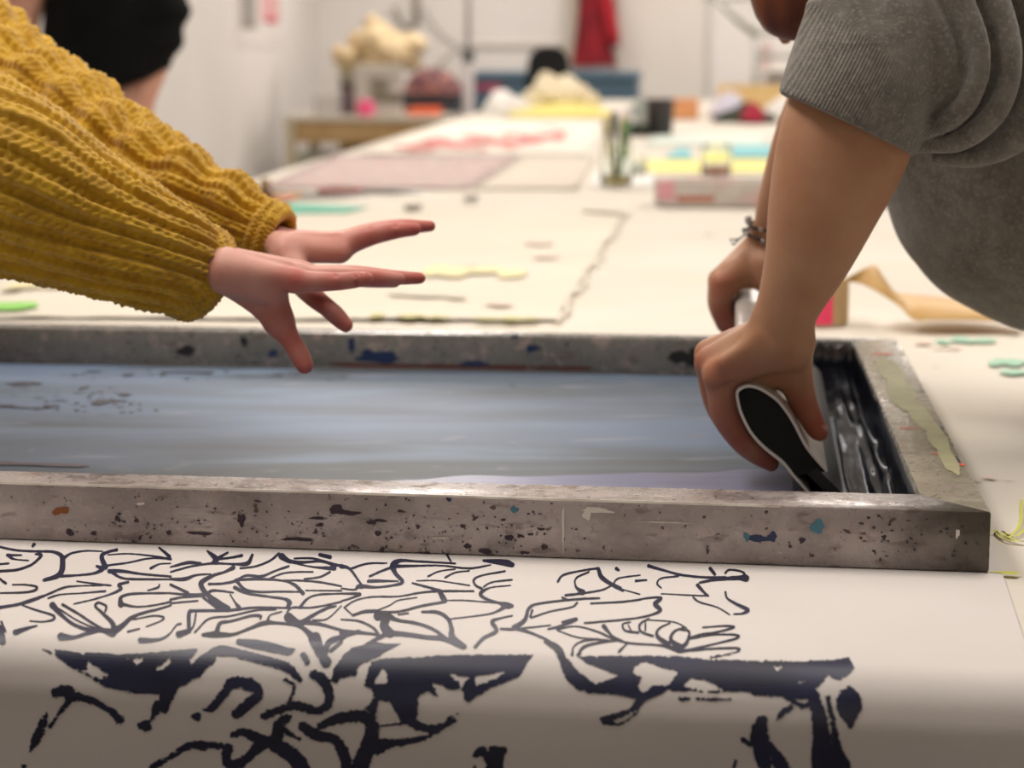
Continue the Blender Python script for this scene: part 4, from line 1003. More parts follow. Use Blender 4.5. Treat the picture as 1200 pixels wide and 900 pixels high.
FHd = [[(20, 110, 2.22, 30), (180, 200, 2.13, 27), (322, 285, 2.08, 19)], [(180, 200, 2.15, 26), (325, 284, 2.1, 18)],
       [(325, 287, 2.055, 17), (400, 288, 2.055, 14)], [(325, 285, 2.075, 17), (403, 286, 2.08, 14)], [(325, 285, 2.095, 17), (400, 284, 2.102, 13)], [(325, 288, 2.11, 16), (394, 288, 2.122, 12)],
       [(400, 288, 2.055, 14.5), (432, 277, 2.05, 12), (462, 270.5, 2.05, 10), (486, 268.5, 2.05, 7.8)],
       [(403, 285, 2.08, 13.5), (440, 271.5, 2.08, 11), (475, 266, 2.08, 9), (504, 265, 2.08, 6.8)],
       [(400, 283, 2.102, 12.5), (436, 270, 2.104, 10), (470, 265, 2.106, 9), (494, 265, 2.108, 7)],
       [(394, 287, 2.122, 11.5), (425, 276, 2.126, 9), (450, 272, 2.13, 8), (468, 272, 2.13, 6.5)],
       [(335, 292, 2.045, 16), (398, 296, 2.045, 13)], [(335, 300, 2.04, 18), (352, 328, 2.025, 16), (368, 348, 2.01, 12.5), (384, 361, 2.0, 11), (394, 370, 2.0, 11.2), (405, 381, 1.998, 9)]]
allp = [p for c in FHd for p in c[-3:]]; lo, hi = bbox([(60, 130, 2.2, 0)] + allp, .035)
s = SDF(lo, hi, .0018)
for c in FHd: s.px(c, .009 if c[0][0] < 340 else .0045)
s.px([(345, 277, 2.05, 2.5), (395, 276, 2.05, 2.5)], .006)
for (x, y, x2, y2, d) in ((433, 262, 437, 290, 2.045), (463, 258, 465, 282, 2.045)): s.px([(x, y, d, 1.2), (x2, y2, d, 1.2)], .003, 'sub')
sA2 = s.mesh(2)
ShN, ShF = Q(-480, -40, 2.08), Q(-430, -60, 2.48)
eN, eF_ = Q(-105, 150, 2.0), Q(-60, 70, 2.27)
PelA = np.array([-1.43, 2.25, .97]); axA = unit((ShF - ShN)); HA = (ShN + ShF) / 2 + np.array([.10, 0, .26])
hipA = [PelA - axA * .09, PelA + axA * .09]
body = limb_body(pA, HA, .1, HA - [.05, 0, .12], [ShN + (ShF - ShN) * .12, ShF - (ShF - ShN) * .12], hipA,
                 [np.array([-1.42, 2.10, .5]), np.array([-1.50, 2.42, .5])], [np.array([-1.50, 2.08, 0]), np.array([-1.58, 2.42, 0])])
body.chain([(ShN, .052), (eN, .042), (Q(0, 190, 1.985), .036)], .02); body.chain([(ShF, .052), (eF_, .042), (Q(60, 130, 2.2), .035)], .02)
vb = body.mesh(2)
hA = SDF(HA - .17, HA + .17, .006); face(hA, HA, (.8, -.1, -.55), (.5, 0, .85), .098); hA.cap(HA - [.05, 0, .07], .055, HA - [.1, 0, .16], .058, .02)
bA = mesh('body', *merge([sA1, sA2, vb, hA.mesh(2)]), m_skinA, pA)
flush(bA, [(Q(x, y, d), v) for x, y, d, v in ((345, 325, 1.91, .8), (335, 330, 1.91, .6), (392, 330, 1.92, .75), (425, 328, 1.92, .8), (440, 326, 1.94, .8), (470, 327, 1.95, .85), (492, 326, 1.965, .9), (356, 430, 1.94, .95), (343, 402, 1.945, .85), (325, 375, 1.95, .6),
     (404, 380, 2, .9), (375, 355, 2, .8), (400, 290, 2.05, .6), (432, 278, 2.05, .75), (462, 271, 2.05, .8), (486, 268, 2.05, .9), (504, 265, 2.08, .9), (475, 266, 2.08, .8), (300, 350, 1.955, .35))], .018)
nail(425, 326.5, 1.92, 8.5, 6, 4.5, 0, pA); nail(480, 269, 2.05, 8.3, 6, 4.5, -.05, pA); nail(498, 265.3, 2.08, 7.2, 5, 4, 0, pA); nail(462, 327, 1.94, 8, 5, 4, 0, pA)
m_wool = M('mustard_wool', (204, 160, 24), (180, 136, 16), ns=45, rough=.9, spec=.15, sheen=.35, bump=.6, bs=900, bumpd=.0012)
def knit_sleeve(path, nribs, seed, parent, cuff=.020, phase=0.0, lump=.006, wr=.0):
    """ribbed chunky-knit tube; path of (centre, radius across the view, radius along the view)"""
    Cc = np.array([p[0] for p in path]); R1 = np.array([p[1] for p in path]); R2 = np.array([p[2] for p in path])
    A = smooth_line(np.concatenate([Cc, R1[:, None], R2[:, None]], 1), 10)
    d = np.r_[0, np.cumsum(np.linalg.norm(np.diff(A[:, :3], axis=0), axis=1))]; L = d[-1]; nvv = int(L / .0013)
    t = np.linspace(0, L, nvv); A = np.stack([np.interp(t, d, A[:, i]) for i in range(5)], 1)
    k = np.ones(41) / 41
    for i in range(5):
        q = np.pad(A[:, i], 20, mode='reflect', reflect_type='odd'); A[:, i] = np.convolve(q, k, 'valid')
    T = np.gradient(A[:, :3], axis=0); T /= np.linalg.norm(T, axis=1)[:, None]
    Bv = np.cross(T, np.array([0, 0, 1.])); Bv /= np.linalg.norm(Bv, axis=1)[:, None]; Nn = np.cross(Bv, T)
    nuu = nribs * 15; ph = np.arange(nuu) / nuu * 2 * math.pi
    U, S = np.meshgrid(ph, t); e = L - S                     # e = distance from the cuff
    wob = .35 * vnoise(S * 9 + seed, U * .8 + 3)
    a = (U / (2 * math.pi) * nribs + phase + wob) % 1.0; x = np.abs(a - .5)
    amp = .0062 * np.clip((.35 + e / .05), 0, 1)
    ridge = np.clip((.34 - x) / .12, 0, 1); ridge = ridge * ridge * (3 - 2 * ridge)
    pitch = .0072
    jit = .25 * vnoise(U * 3 + seed, S * 60)
    st = np.abs(np.sin(math.pi * (S / pitch + x * 2.1 + jit))) ** .6
    leg = st * .0019 - .0012 * np.exp(-(x / .055) ** 2)
    pur = np.abs(np.sin(math.pi * (S / pitch + .5 + jit))) ** .8 * .0017
    D = ridge * (amp + leg) + (1 - ridge) * pur
    cb = 1 / (1 + np.exp((e - cuff) / .0012))                 # cuff welt
    weltst = np.abs(np.sin(U * nribs * 1.5 + 9 * np.clip(e / cuff, 0, 1))) ** .7
    D = D * (1 - cb) + cb * (.003 + .0022 * weltst + .0022 * np.sin(np.clip(e / cuff, 0, 1) * math.pi * 2) ** 2)
    D += lump * np.clip(e / .06, 0, 1) * fbm(S * 11 + seed, np.cos(U) * 1.3 + seed, np.sin(U) * 1.3) + .0012 * vnoise(S * 160, U * 26)
    D += wr * np.clip(e / .05, 0, 1) * np.sin(S / .052 * 6.28 + 1.5 * np.cos(U) + seed) * np.clip(np.cos(U) + .3, 0, 1)
    D += .0006 * (np.sin(S * 900 + U * 40))
    r1 = A[:, 3][:, None] + D; r2 = A[:, 4][:, None] + D
    X = A[:, None, :3] + Nn[:, None] * (np.cos(U) * r1)[..., None] + Bv[:, None] * (np.sin(U) * r2)[..., None]
    rows = [X]; last = X[-1]; cen = A[-1, :3]; rad = last - cen; rl = np.linalg.norm(rad, axis=1)[:, None]; rn = rad / rl
    for w in np.linspace(.3, math.pi, 6): rows.append((last - rn * .0042 * (1 - math.cos(w)) + T[-1] * .0042 * math.sin(w))[None])
    for q in np.linspace(.004, .05, 8): rows.append((last - rn * (.0084 + q * .1) - T[-1] * q)[None])
    X = np.concatenate(rows); o = mesh('sleeve', X.reshape(-1, 3), grid_faces(nuu, X.shape[0], True)[:, ::-1].copy(), m_wool, parent)
    r = np.random.default_rng(seed); nf = 7000; ii = r.integers(0, nvv, nf); jj = r.integers(0, nuu, nf); p = X[ii, jj]
    nn = p - A[ii, :3]; nn /= np.linalg.norm(nn, axis=1)[:, None]
    d1 = nn * r.uniform(.3, 1, nf)[:, None] + r.normal(0, .7, (nf, 3)); d1 /= np.linalg.norm(d1, axis=1)[:, None]; ln = r.uniform(.002, .0065, nf)[:, None]
    w_ = np.cross(d1, r.normal(0, 1, (nf, 3))); w_ /= np.linalg.norm(w_, axis=1)[:, None]; w_ *= .00011
    tip = p + d1 * ln + r.normal(0, .0009, (nf, 3)); V = np.stack([p - w_, p + w_, tip], 1).reshape(-1, 3)
    mesh('wool_fuzz', V, np.arange(nf * 3).reshape(-1, 3), m_wool, o if False else parent, kind='stuff')
    return o
def pp(x, y, d, r1, r2=None): return (Q(x, y, d), r1 * d / FPX, (r2 or r1) * d / FPX)
knit_sleeve([pp(-480, -40, 2.08, 118, 110), pp(-300, 50, 2.04, 122, 112), pp(-150, 140, 2.0, 118, 105), pp(0, 212, 1.94, 104, 92), pp(80, 250, 1.935, 78, 78), pp(155, 282, 1.94, 61, 66), pp(205, 306, 1.955, 53, 56), pp(240, 325, 1.975, 50, 50)], 18, 3, pA, lump=.005)
knit_sleeve([pp(-430, -60, 2.48, 105, 100), pp(-250, -20, 2.38, 100, 95), pp(-80, 60, 2.27, 92, 86), pp(0, 108, 2.22, 70, 76), pp(80, 150, 2.18, 63, 70), pp(155, 203, 2.14, 56, 62), pp(205, 232, 2.11, 50, 54), pp(250, 246, 2.1, 38, 44), pp(300, 270, 2.085, 34, 38), pp(324, 281, 2.08, 33, 36)], 15, 11, pA, lump=.006, wr=.005)
tor = SDF(np.minimum(PelA, ShN) - .3, np.maximum(PelA, ShF) + .3, .012)
mid = (ShN + ShF) / 2; up_ = unit(mid - PelA)
tor.cap(mid - up_ * .1, .165, PelA + up_ * .02, .155, .08, flat=(np.cross(axA, up_), 1.2)); tor.cap(ShN, .085, ShF, .085, .09); tor.cut(PelA - up_ * .02, -up_)
tor.cut(mid + up_ * .09, up_)
mesh('sweater_body', *tor.mesh(2), m_wool, pA)
m_denim = M('dark_trousers', (44, 48, 60), rough=.85)
def trousers(parent, hips, knees, feet, m, r=1.0, name='trousers', z0=.08, waist=None):
    pts = np.array([*hips, *knees, *feet]); s = SDF(pts.min(0) - .2, pts.max(0) + .28, .013); s.cap(hips[0], .112, hips[1], .112, .08)
    if waist is not None: s.cap((hips[0] + hips[1]) / 2, .14, np.array(waist, float), .135, .06, flat=((0, 1, 0), 1.2))
    for i in (0, 1): s.chain([(hips[i], .108), (knees[i], .075), (np.array(feet[i]) + [0, 0, .1], .062)], .03)
    s.cut(np.array([0, 0, z0]), np.array([0, 0, -1.])); return mesh(name, *s.mesh(2), m, parent)
def shoes(parent, feet, sgn, m):
    for f in feet:
        s = SDF(np.array(f) - .2, np.array(f) + .22, .008); s.cap(np.array(f) + [-.04 * sgn, 0, .045], .044, np.array(f) + [.15 * sgn, 0, .035], .036, .02); s.cap(np.array(f) + [0, 0, .06], .045, np.array(f) + [0, 0, .1], .05, .02); s.cut(np.array([0, 0, .001]), np.array([0, 0, -1.]))
        mesh('shoe', *s.mesh(1), m, parent)
m_shoe = M('black_shoe', (30, 30, 32), rough=.5)
fA = [np.array([-1.50, 2.08, 0]), np.array([-1.58, 2.42, 0])]
trousers(pA, hipA, [np.array([-1.42, 2.10, .5]), np.array([-1.50, 2.42, .5])], fA, m_denim); shoes(pA, fA, 1, m_shoe)
m_hair = M('auburn_hair', (128, 66, 38), (84, 42, 26), ns=40, stretch=(1, 1, .15), rough=.45, bump=.5, bs=200)
def hairdo(parent, c, back, up, r, extra=(), name='hair'):
    s = SDF(np.array(c) - .3, np.array(c) + .3, .007); back = unit(back); up = unit(up)
    s.cap(c + up * r * .45 + back * r * .25, r * 1.02, c + up * r * .1 + back * r * .45, r * .98, .03)
    s.cap(c + back * r * .6, r * .8, c + back * r * .7 - up * r * .8, r * .62, .04)
    for e_ in extra: s.chain(e_, .02)
    return mesh(name, *s.mesh(2), m_hair, parent)
hairdo(pA, HA, (-.85, 0, .3), (.4, 0, .9), .098); face_parts(pA, HA, (.8, -.1, -.55), (.5, 0, .85), .098)

# ================================================================== person in grey pulling the squeegee
pB = thing('person', 'person in a grey jumper with rolled sleeves bending over and gripping the squeegee', 'person', (1.2, 2.1, 0))
vd = rayd(960, 250)
NB = [([(1010, 105, 1.91, 78), (988, 172, 1.905, 77), (966, 238, 1.905, 65), (948, 297, 1.91, 51), (927, 350, 1.92, 38.5), (914, 385, 1.93, 34)], .012),
      ([(914, 385, 1.935, 33), (906, 402, 1.935, 32)], .012), ([(936, 404, 1.93, 19), (934, 415, 1.935, 18)], .012),
      ([(905, 405, 1.935, 27), (843, 440, 1.945, 19)], .010), ([(900, 396, 1.95, 27), (832, 424, 1.965, 18)], .009), ([(898, 393, 1.97, 24), (831, 414, 1.99, 17)], .009), ([(898, 393, 1.985, 20), (838, 408, 2.01, 15)], .009),
      ([(843, 440, 1.948, 19), (846, 462, 1.952, 17.5), (851, 488, 1.957, 17), (869, 517, 1.962, 14), (886, 531, 1.965, 13), (904, 543, 1.967, 10)], .005),
      ([(832, 426, 1.968, 18), (842, 475, 1.98, 16), (866, 510, 1.985, 14), (898, 535, 1.99, 11)], .004),
      ([(831, 416, 1.992, 17), (842, 462, 2.004, 15), (866, 498, 2.01, 13), (896, 522, 2.013, 11)], .004),
      ([(838, 410, 2.012, 15), (847, 448, 2.025, 13), (868, 480, 2.03, 12), (890, 500, 2.034, 10)], .004),
      ([(926, 405, 1.945, 27), (932, 440, 1.962, 21), (941, 470, 1.966, 17), (949, 487, 1.966, 14.5), (956, 501, 1.964, 13), (961, 508, 1.962, 10)], .006),
      ([(858, 440, 1.957, 15), (890, 436, 1.96, 20), (928, 440, 1.962, 17)], .008)]
allp = [p for c, k in NB for p in c]; lo, hi = bbox(allp, .085); s = SDF(lo, hi, .0021)
for c, k in NB[:1]: s.px(c, k, flat=(vd, 1.18))
for c, k in NB[1:]: s.px(c, k)
# tendons, wrist creases, knuckles
s.px([(893, 395, 1.92, 4), (846, 425, 1.93, 5)], .012)
for (x, y, x2, y2, d) in ((893, 378, 915, 410, 1.905), (880, 392, 905, 425, 1.91), (905, 345, 925, 375, 1.895), (832, 462, 858, 456, 1.935), (938, 478, 953, 472, 1.945)):
    s.px([(x, y, d, 1.6), (x2, y2, d, 1.6)], .006, 'sub')
s.px([(860, 446, 1.935, 2.0), (838, 458, 1.94, 1.5)], .005, 'sub')
sB1 = s.mesh(5)
FB = [([(985, 60, 2.27, 36), (950, 128, 2.3, 31), (931, 175, 2.33, 28), (913, 232, 2.36, 24), (903, 272, 2.38, 21)], .012), ([(900, 285, 2.385, 23), (898, 296, 2.39, 23)], .012),
      ([(895, 294, 2.39, 22), (848, 333, 2.37, 16)], .008), ([(893, 290, 2.40, 21), (845, 328, 2.39, 15)], .008), ([(893, 290, 2.42, 20), (846, 326, 2.412, 14)], .008), ([(893, 292, 2.43, 18), (850, 326, 2.434, 13)], .008),
      ([(848, 335, 2.37, 16), (845, 352, 2.372, 14), (848, 370, 2.376, 12.5), (858, 390, 2.38, 10)], .004), ([(845, 330, 2.39, 15), (842, 355, 2.394, 13), (850, 380, 2.398, 11)], .004),
      ([(846, 328, 2.412, 14), (845, 350, 2.416, 12), (852, 372, 2.42, 10)], .004), ([(850, 328, 2.434, 13), (850, 348, 2.436, 11), (857, 366, 2.44, 9)], .004),
      ([(862, 320, 2.375, 15), (895, 326, 2.378, 15)], .008), ([(898, 310, 2.37, 18), (906, 345, 2.37, 14), (912, 375, 2.375, 12)], .006)]
allp = [p for c, k in FB for p in c]; lo, hi = bbox(allp, .05); s = SDF(lo, hi, .0026)
for c, k in FB: s.px(c, k)
s.px([(832, 340, 2.35, 1.8), (858, 336, 2.355, 1.6), (880, 345, 2.36, 1.4)], .006, 'sub')
sB2 = s.mesh(2)
HB = Q(965, -128, 2.16); HBf = unit(np.array([-.55, -.10, -.83])); HBu = unit(np.array([-.75, 0, .65]))
SbN, SbF = Q(1120, -110, 2.02), Q(1100, -130, 2.42); PelB = np.array([1.16, 2.1, .97]); axB = unit(SbF - SbN); hipB = [PelB - axB * .09, PelB + axB * .09]
kB = [np.array([1.15, 1.98, .5]), np.array([1.2, 2.28, .5])]; fB = [np.array([1.24, 1.96, 0]), np.array([1.3, 2.3, 0])]
body = limb_body(pB, HB, .1, HB + [.06, 0, -.02], [SbN + (SbF - SbN) * .15, SbF - (SbF - SbN) * .15], hipB, kB, fB, .082)
body.chain([(SbN, .05), (Q(1025, 60, 1.92), .056), (Q(1005, 110, 1.90), .052)], .02); body.chain([(SbF, .05), (Q(1020, -10, 2.32), .042), (Q(985, 60, 2.27), .034)], .02)
hB = SDF(HB - .2, HB + .2, .005); face(hB, HB, HBf, HBu, .096); hB.chain([(HB - HBf * .02 - HBu * .05, .055), ((SbN + SbF) / 2 + [0, 0, .01], .06)], .02)
hB.px([(920, 45, 2.12, 9), (926, 20, 2.12, 20), (940, -40, 2.14, 50)], .02)
bB = mesh('body', *merge([sB1, sB2, body.mesh(2), hB.mesh(2)]), m_skinB, pB)
flush(bB, [(Q(x, y, d), v) for x, y, d, v in ((818, 420, 1.965, .6), (843, 440, 1.935, .55), (849, 480, 1.95, .7), (868, 515, 1.95, .75), (900, 540, 1.96, .8), (858, 500, 1.95, .7), (956, 500, 1.955, .9), (943, 480, 1.955, .7), (846, 335, 2.36, .6), (848, 370, 2.37, .9), (855, 388, 2.37, .9), (905, 20, 2.1, .6), (825, 455, 1.97, .5))], .020)
nail(958.5, 503, 1.963, 11.5, 7, 6, 1.0, pB, .9)
m_grey = M('grey_heather_jersey', (126, 121, 112), (104, 99, 91), ns=60, rough=.95, spec=.1, sheen=.35, bump=.55, bs=520, bumpd=.0012, c3=(140, 135, 126), ns3=260, thr3=(.5, .7))
def ribbed(src, axis, freq, phase_dir):
    m = src.copy(); m.name = 'grey_rib_knit'; N = m.node_tree.nodes; L = m.node_tree.links; b = N['Principled BSDF']
    tc = N.new('ShaderNodeTexCoord'); vm = N.new('ShaderNodeVectorMath'); vm.operation = 'DOT_PRODUCT'; vm.inputs[1].default_value = tuple(axis * freq)
    L.new(tc.outputs['Object'], vm.inputs[0]); sn = N.new('ShaderNodeMath'); sn.operation = 'SINE'; L.new(vm.outputs['Value'], sn.inputs[0])
    v2 = N.new('ShaderNodeVectorMath'); v2.operation = 'DOT_PRODUCT'; v2.inputs[1].default_value = tuple(phase_dir * freq * .9); L.new(tc.outputs['Object'], v2.inputs[0])
    s2 = N.new('ShaderNodeMath'); s2.operation = 'SINE'; L.new(v2.outputs['Value'], s2.inputs[0]); ml = N.new('ShaderNodeMath'); ml.operation = 'MULTIPLY_ADD'; ml.inputs[1].default_value = .12
    L.new(s2.outputs[0], ml.inputs[0]); L.new(sn.outputs[0], ml.inputs[2])
    bn = N.new('ShaderNodeBump'); bn.inputs['Strength'].default_value = .5; bn.inputs['Distance'].default_value = .0006; L.new(ml.outputs[0], bn.inputs['Height'])
    if b.inputs['Normal'].links: L.new(b.inputs['Normal'].links[0].from_socket, bn.inputs['Normal'])
    L.new(bn.outputs[0], b.inputs['Normal']); return m
cA, cB_ = Q(925, 113, 1.88), Q(1065, 181, 1.90); cc_ = unit(cB_ - cA); armax = unit(Q(1050, 10, 1.93) - Q(993, 145, 1.9))
m_rib = ribbed(m_grey, unit(cc_ - armax * (cc_ @ armax)), 2250, armax)
# rolled sleeve: ribbed cuff and bunched upper sleeve as one soft shell
lo = np.minimum(Q(880, 260, 1.7), Q(880, -200, 1.7)); hi = np.maximum(Q(1260, -200, 2.2), Q(1260, 260, 2.2))
s = SDF(lo, hi, .0030)
s.px([(984, 170, 1.90, 85), (1008, 105, 1.90, 91), (1034, 45, 1.91, 95), (1062, -10, 1.93, 100), (1115, -100, 1.99, 118)], .03)
s.px([(1090, 10, 1.93, 62), (1105, 80, 1.94, 62), (1092, 108, 1.94, 52)], .02)
for ch in ([(1060, -60, 1.86, 20), (1096, 10, 1.858, 20), (1110, 62, 1.858, 18), (1106, 100, 1.864, 15), (1084, 128, 1.876, 11)],
           [(1098, -60, 1.855, 18), (1132, 14, 1.853, 18), (1146, 66, 1.853, 18), (1136, 112, 1.858, 16), (1104, 144, 1.872, 13), (1078, 154, 1.886, 9)],
           [(1138, -60, 1.862, 20), (1168, 14, 1.862, 20), (1178, 74, 1.862, 20), (1164, 128, 1.868, 18), (1126, 162, 1.884, 15), (1082, 170, 1.898, 10)],
           [(1175, -80, 1.885, 30), (1212, 20, 1.890, 30), (1216, 100, 1.892, 28), (1190, 156, 1.902, 22), (1146, 182, 1.916, 14), (1100, 184, 1.92, 10)]):
    s.px(ch, .006)
s.px([(1130, 60, 1.93, 60), (1200, 40, 1.95, 80)], .02)
for ch in ([(958, 8, 1.885, 12), (1000, 2, 1.862, 13), (1050, 14, 1.852, 8)], [(956, 36, 1.89, 12), (1000, 30, 1.862, 12), (1046, 42, 1.85, 7)]): s.px(ch, .014)
for ch in ([(1080, -40, 1.847, 7), (1112, 16, 1.845, 7), (1128, 62, 1.845, 7), (1121, 104, 1.852, 7), (1096, 134, 1.869, 4)], [(1120, -40, 1.854, 8), (1152, 14, 1.852, 8), (1163, 68, 1.853, 8), (1150, 120, 1.863, 8), (1112, 152, 1.886, 5)], [(1160, -40, 1.866, 6), (1190, 14, 1.868, 7), (1198, 80, 1.870, 7), (1178, 142, 1.880, 6), (1134, 172, 1.900, 4)]):
    s.px(ch, .005, 'sub')
nc = unit(np.cross(cc_, vd)); nc = nc if nc[2] < 0 else -nc
co_ = (cA + cB_) / 2
# hollow the bottom: cut plane through the cuff edge
x = (np.arange(s.n[0]) * s.h + s.lo[0])[:, None, None]; y = (np.arange(s.n[1]) * s.h + s.lo[1])[None, :, None]; z = (np.arange(s.n[2]) * s.h + s.lo[2])[None, None, :]
dcut = ((x - co_[0]) * nc[0] + (y - co_[1]) * nc[1] + (z - co_[2]) * nc[2]); near = np.sqrt((x - co_[0]) ** 2 + (y - co_[1]) ** 2 + (z - co_[2]) ** 2)
s.F = np.where(near < .105, np.maximum(s.F, dcut), s.F).astype(np.float32)
sv, sf = s.mesh(1)
# split the ribbed cuff (the last 8 cm along the arm) from the plain bunched sleeve
fc = sv[sf].mean(1); along = (fc - co_) @ (-nc); side_ = (fc - co_) @ cc_
isr = (along < .062 - .25 * side_) & (side_ < .075) & (along > -.01)
def sub(v, f, msk):
    ff = f[msk]; u, inv = np.unique(ff, return_inverse=True); return v[u], inv.reshape(ff.shape)
mesh('rolled_cuff', *sub(sv, sf, isr), m_rib, pB); mesh('sleeve', *sub(sv, sf, ~isr), m_grey, pB)
tor = SDF(np.minimum(PelB, SbN) - [.55, .35, .3], np.maximum(PelB, SbF) + [.3, .35, .25], .0065)
TB = lambda x, y, d, r: (Q(x, y, d), r * d / FPX)
tor.chain([TB(1150, -70, 2.2, 118), TB(1180, 60, 2.2, 128), TB(1208, 190, 2.2, 153), TB(1252, 242, 2.2, 152)], .04, flat=((0, 1, 0), .85))
tor.chain([TB(1180, -20, 2.2, 140), TB(1400, 140, 2.2, 170), (PelB + [-.05, 0, .05], .15)], .06, flat=((0, 1, 0), .85))
tor.chain([TB(1208, 200, 2.2, 150), (PelB + [-.12, 0, .10], .14)], .05, flat=((0, 1, 0), .85))
tor.chain([TB(1100, -130, 2.42, 92), TB(1026, -26, 2.33, 58), TB(988, 40, 2.29, 42)], .02)
tor.cap(SbN, .085, SbF, .10, .05)
x = np.arange(tor.n[0])[:, None, None] * tor.h; y = np.arange(tor.n[1])[None, :, None] * tor.h; z = np.arange(tor.n[2])[None, None, :] * tor.h
tor.F = (tor.F + .006 * vnoise(x * 16 + z * 8, y * 8, z * 5 + 3) - .004 * np.abs(vnoise(x * 11 - z * 9 + 5, y * 6, z * 4))).astype(np.float32)
tor.cut(PelB + [.02, 0, -.03], (.2, 0, -1))
mesh('jumper_body', *tor.mesh(2), m_grey, pB)
trousers(pB, hipB, kB, fB, m_denim); shoes(pB, fB, -1, m_shoe)
hr = hairdo(pB, HB, -HBf, HBu, .1, [[TB(985, -60, 2.14, 52), TB(962, 6, 2.10, 30), TB(968, 36, 2.08, 13), TB(974, 52, 2.07, 6)], [TB(915, -60, 2.08, 38), TB(912, -10, 2.08, 35), TB(914, 16, 2.08, 27)], [TB(945, -40, 2.08, 40), TB(940, 8, 2.08, 34), TB(944, 30, 2.08, 14)], [TB(1000, -30, 2.1, 40), TB(975, 24, 2.07, 18)]])
face_parts(pB, HB, HBf, HBu, .096)
# bracelets
m_bead = M('black_bead', (28, 24, 26), rough=.25); m_silver = M('silver_bead', (196, 192, 194), rough=.2, metal=.8)
def ring(c, rx, ry, tilt, m1, m2, n, r, name, every=3):
    for mi, mm_ in ((0, m1), (1, m2)):
        mb = MB()
        for i in range(n):
            if (i % every == 0) != (mi == 1): continue
            a = 2 * math.pi * i / n; p = c + np.array([1, 0, tilt]) * rx * math.cos(a) + np.array([0, 1, .15]) * ry * math.sin(a)
            mb.lathe(p - [0, 0, r], [(r * math.sin(q), r - r * math.cos(q)) for q in np.linspace(0, math.pi, 6)], 8)
        if mb.V: mb.build(name, mm_, pB, smooth=True, kind='stuff')
ring(Q(901, 266, 2.375), .0215, .0215, -.12, m_bead, m_silver, 30, .0022, 'bracelet', 5)
ring(Q(897, 279, 2.38), .0235, .0225, -.35, m_bead, m_silver, 28, .0026, 'bracelet', 4)
mb = MB(); mb.tube([Q(874, 274, 2.37), Q(865, 281, 2.365), Q(860, 287, 2.36), Q(857, 284, 2.36)], .0011, 6); mb.tube([Q(866, 280, 2.365), Q(861, 281, 2.36), Q(855, 281, 2.36)], .001, 6)
mb.build('bracelet_cord', m_bead, pB)
mb = MB(); mb.lathe(Q(877, 262, 2.36), [(.004 * math.sin(q), .004 - .006 * math.cos(q)) for q in np.linspace(0, math.pi, 8)], 10); mb.build('bracelet_charm', m_silver, pB, smooth=True)

# ================================================================== person in black beyond the yellow sleeves
DC = 6.0
pC = thing('person', 'person in a loose black top standing behind the mustard sleeves', 'person', (-1.13, 5.9, 0))
cx = lambda px: (px - 600) / FPX * DC
Yc = Q(125, 60, DC)[1]
torsoC = SDF((-1.65, Yc - .38, .7), (-.72, Yc + .38, 1.75), .010)
T0 = np.array([cx(126), Yc, 0])
torsoC.chain([(T0 + [0, 0, 1.56], .11), (T0 + [0, 0, 1.42], .165), (T0 + [-.02, 0, 1.0], .185)], .05, flat=((0, 1, 0), 1.35))
torsoC.chain([(T0 + [.12, 0, 1.52], .08), (T0 + [.145, -.01, 1.38], .085), (T0 + [.085, -.02, 1.25], .096), (T0 + [.035, -.02, 1.205], .09)], .03)
torsoC.cut(T0 + [.09, 0, 1.178], (.45, 0, -1)); torsoC.cut(T0 + [0, 0, 1.60], (0, 0, 1))
m_black = M('black_jersey', (12, 12, 13), (17, 17, 18), ns=9, rough=.9, bump=.3, bs=20, spec=.15)
V, Fq = torsoC.mesh(1); V[:, 0] += .007 * np.sin(V[:, 2] * 70) * (V[:, 0] > T0[0] + .1)
mesh('black_top', V, Fq, m_black, pC)
hC = T0 + [.0, 0, 1.80]; hipC = [T0 + [-.08, 0, .93], T0 + [.08, 0, .93]]; kC = [T0 + [-.09, 0, .5], T0 + [.09, 0, .5]]; fC = [T0 + [-.1, 0, -.0], T0 + [.1, 0, 0]]
fC = [f * [1, 1, 0] for f in fC]; kC = [np.array([k[0], k[1], .48]) for k in kC]
b = limb_body(pC, hC, .1, hC - [0, 0, .14], [T0 + [-.15, 0, 1.52], T0 + [.15, 0, 1.52]], hipC, kC, fC, .11)
b.chain([(T0 + [-.18, 0, 1.50], .052), (T0 + [-.24, -.02, 1.32], .054), (T0 + [-.24, -.06, 1.08], .040), (T0 + [-.20, -.12, .92], .030), (T0 + [-.19, -.15, .84], .033)], .02)
b.chain([(T0 + [.16, 0, 1.50], .045), (T0 + [.14, -.01, 1.26], .042), (T0 + [.10, -.04, 1.14], .040), (T0 + [.085, -.08, 1.0], .033), (T0 + [.06, -.12, .86], .035)], .02)
hs = SDF(hC - .16, hC + .16, .006); face(hs, hC, (.5, -.8, -.2), (0, 0, 1), .098); hs.cap(hC - [0, 0, .08], .052, hC - [0, 0, .2], .055, .02)
bc = mesh('body', *merge([b.mesh(2), hs.mesh(2)]), m_skinC, pC); flush(bc, [(T0 + [-.2, 0, 1.3], .2)], .05)
trousers(pC, hipC, kC, fC, m_denim, name='trousers', waist=T0 + [-.03, 0, 1.0]); hairdo(pC, hC, (-.5, .8, .2), (0, 0, 1), .1); face_parts(pC, hC, (.5, -.8, -.2), (0, 0, 1), .098)
for f in fC:
    mb = MB(); mb.box(f + [-.045, -.17, 0], f + [.045, .07, .09], bev=.03); mb.build('shoe', m_shoe, pC, smooth=True)
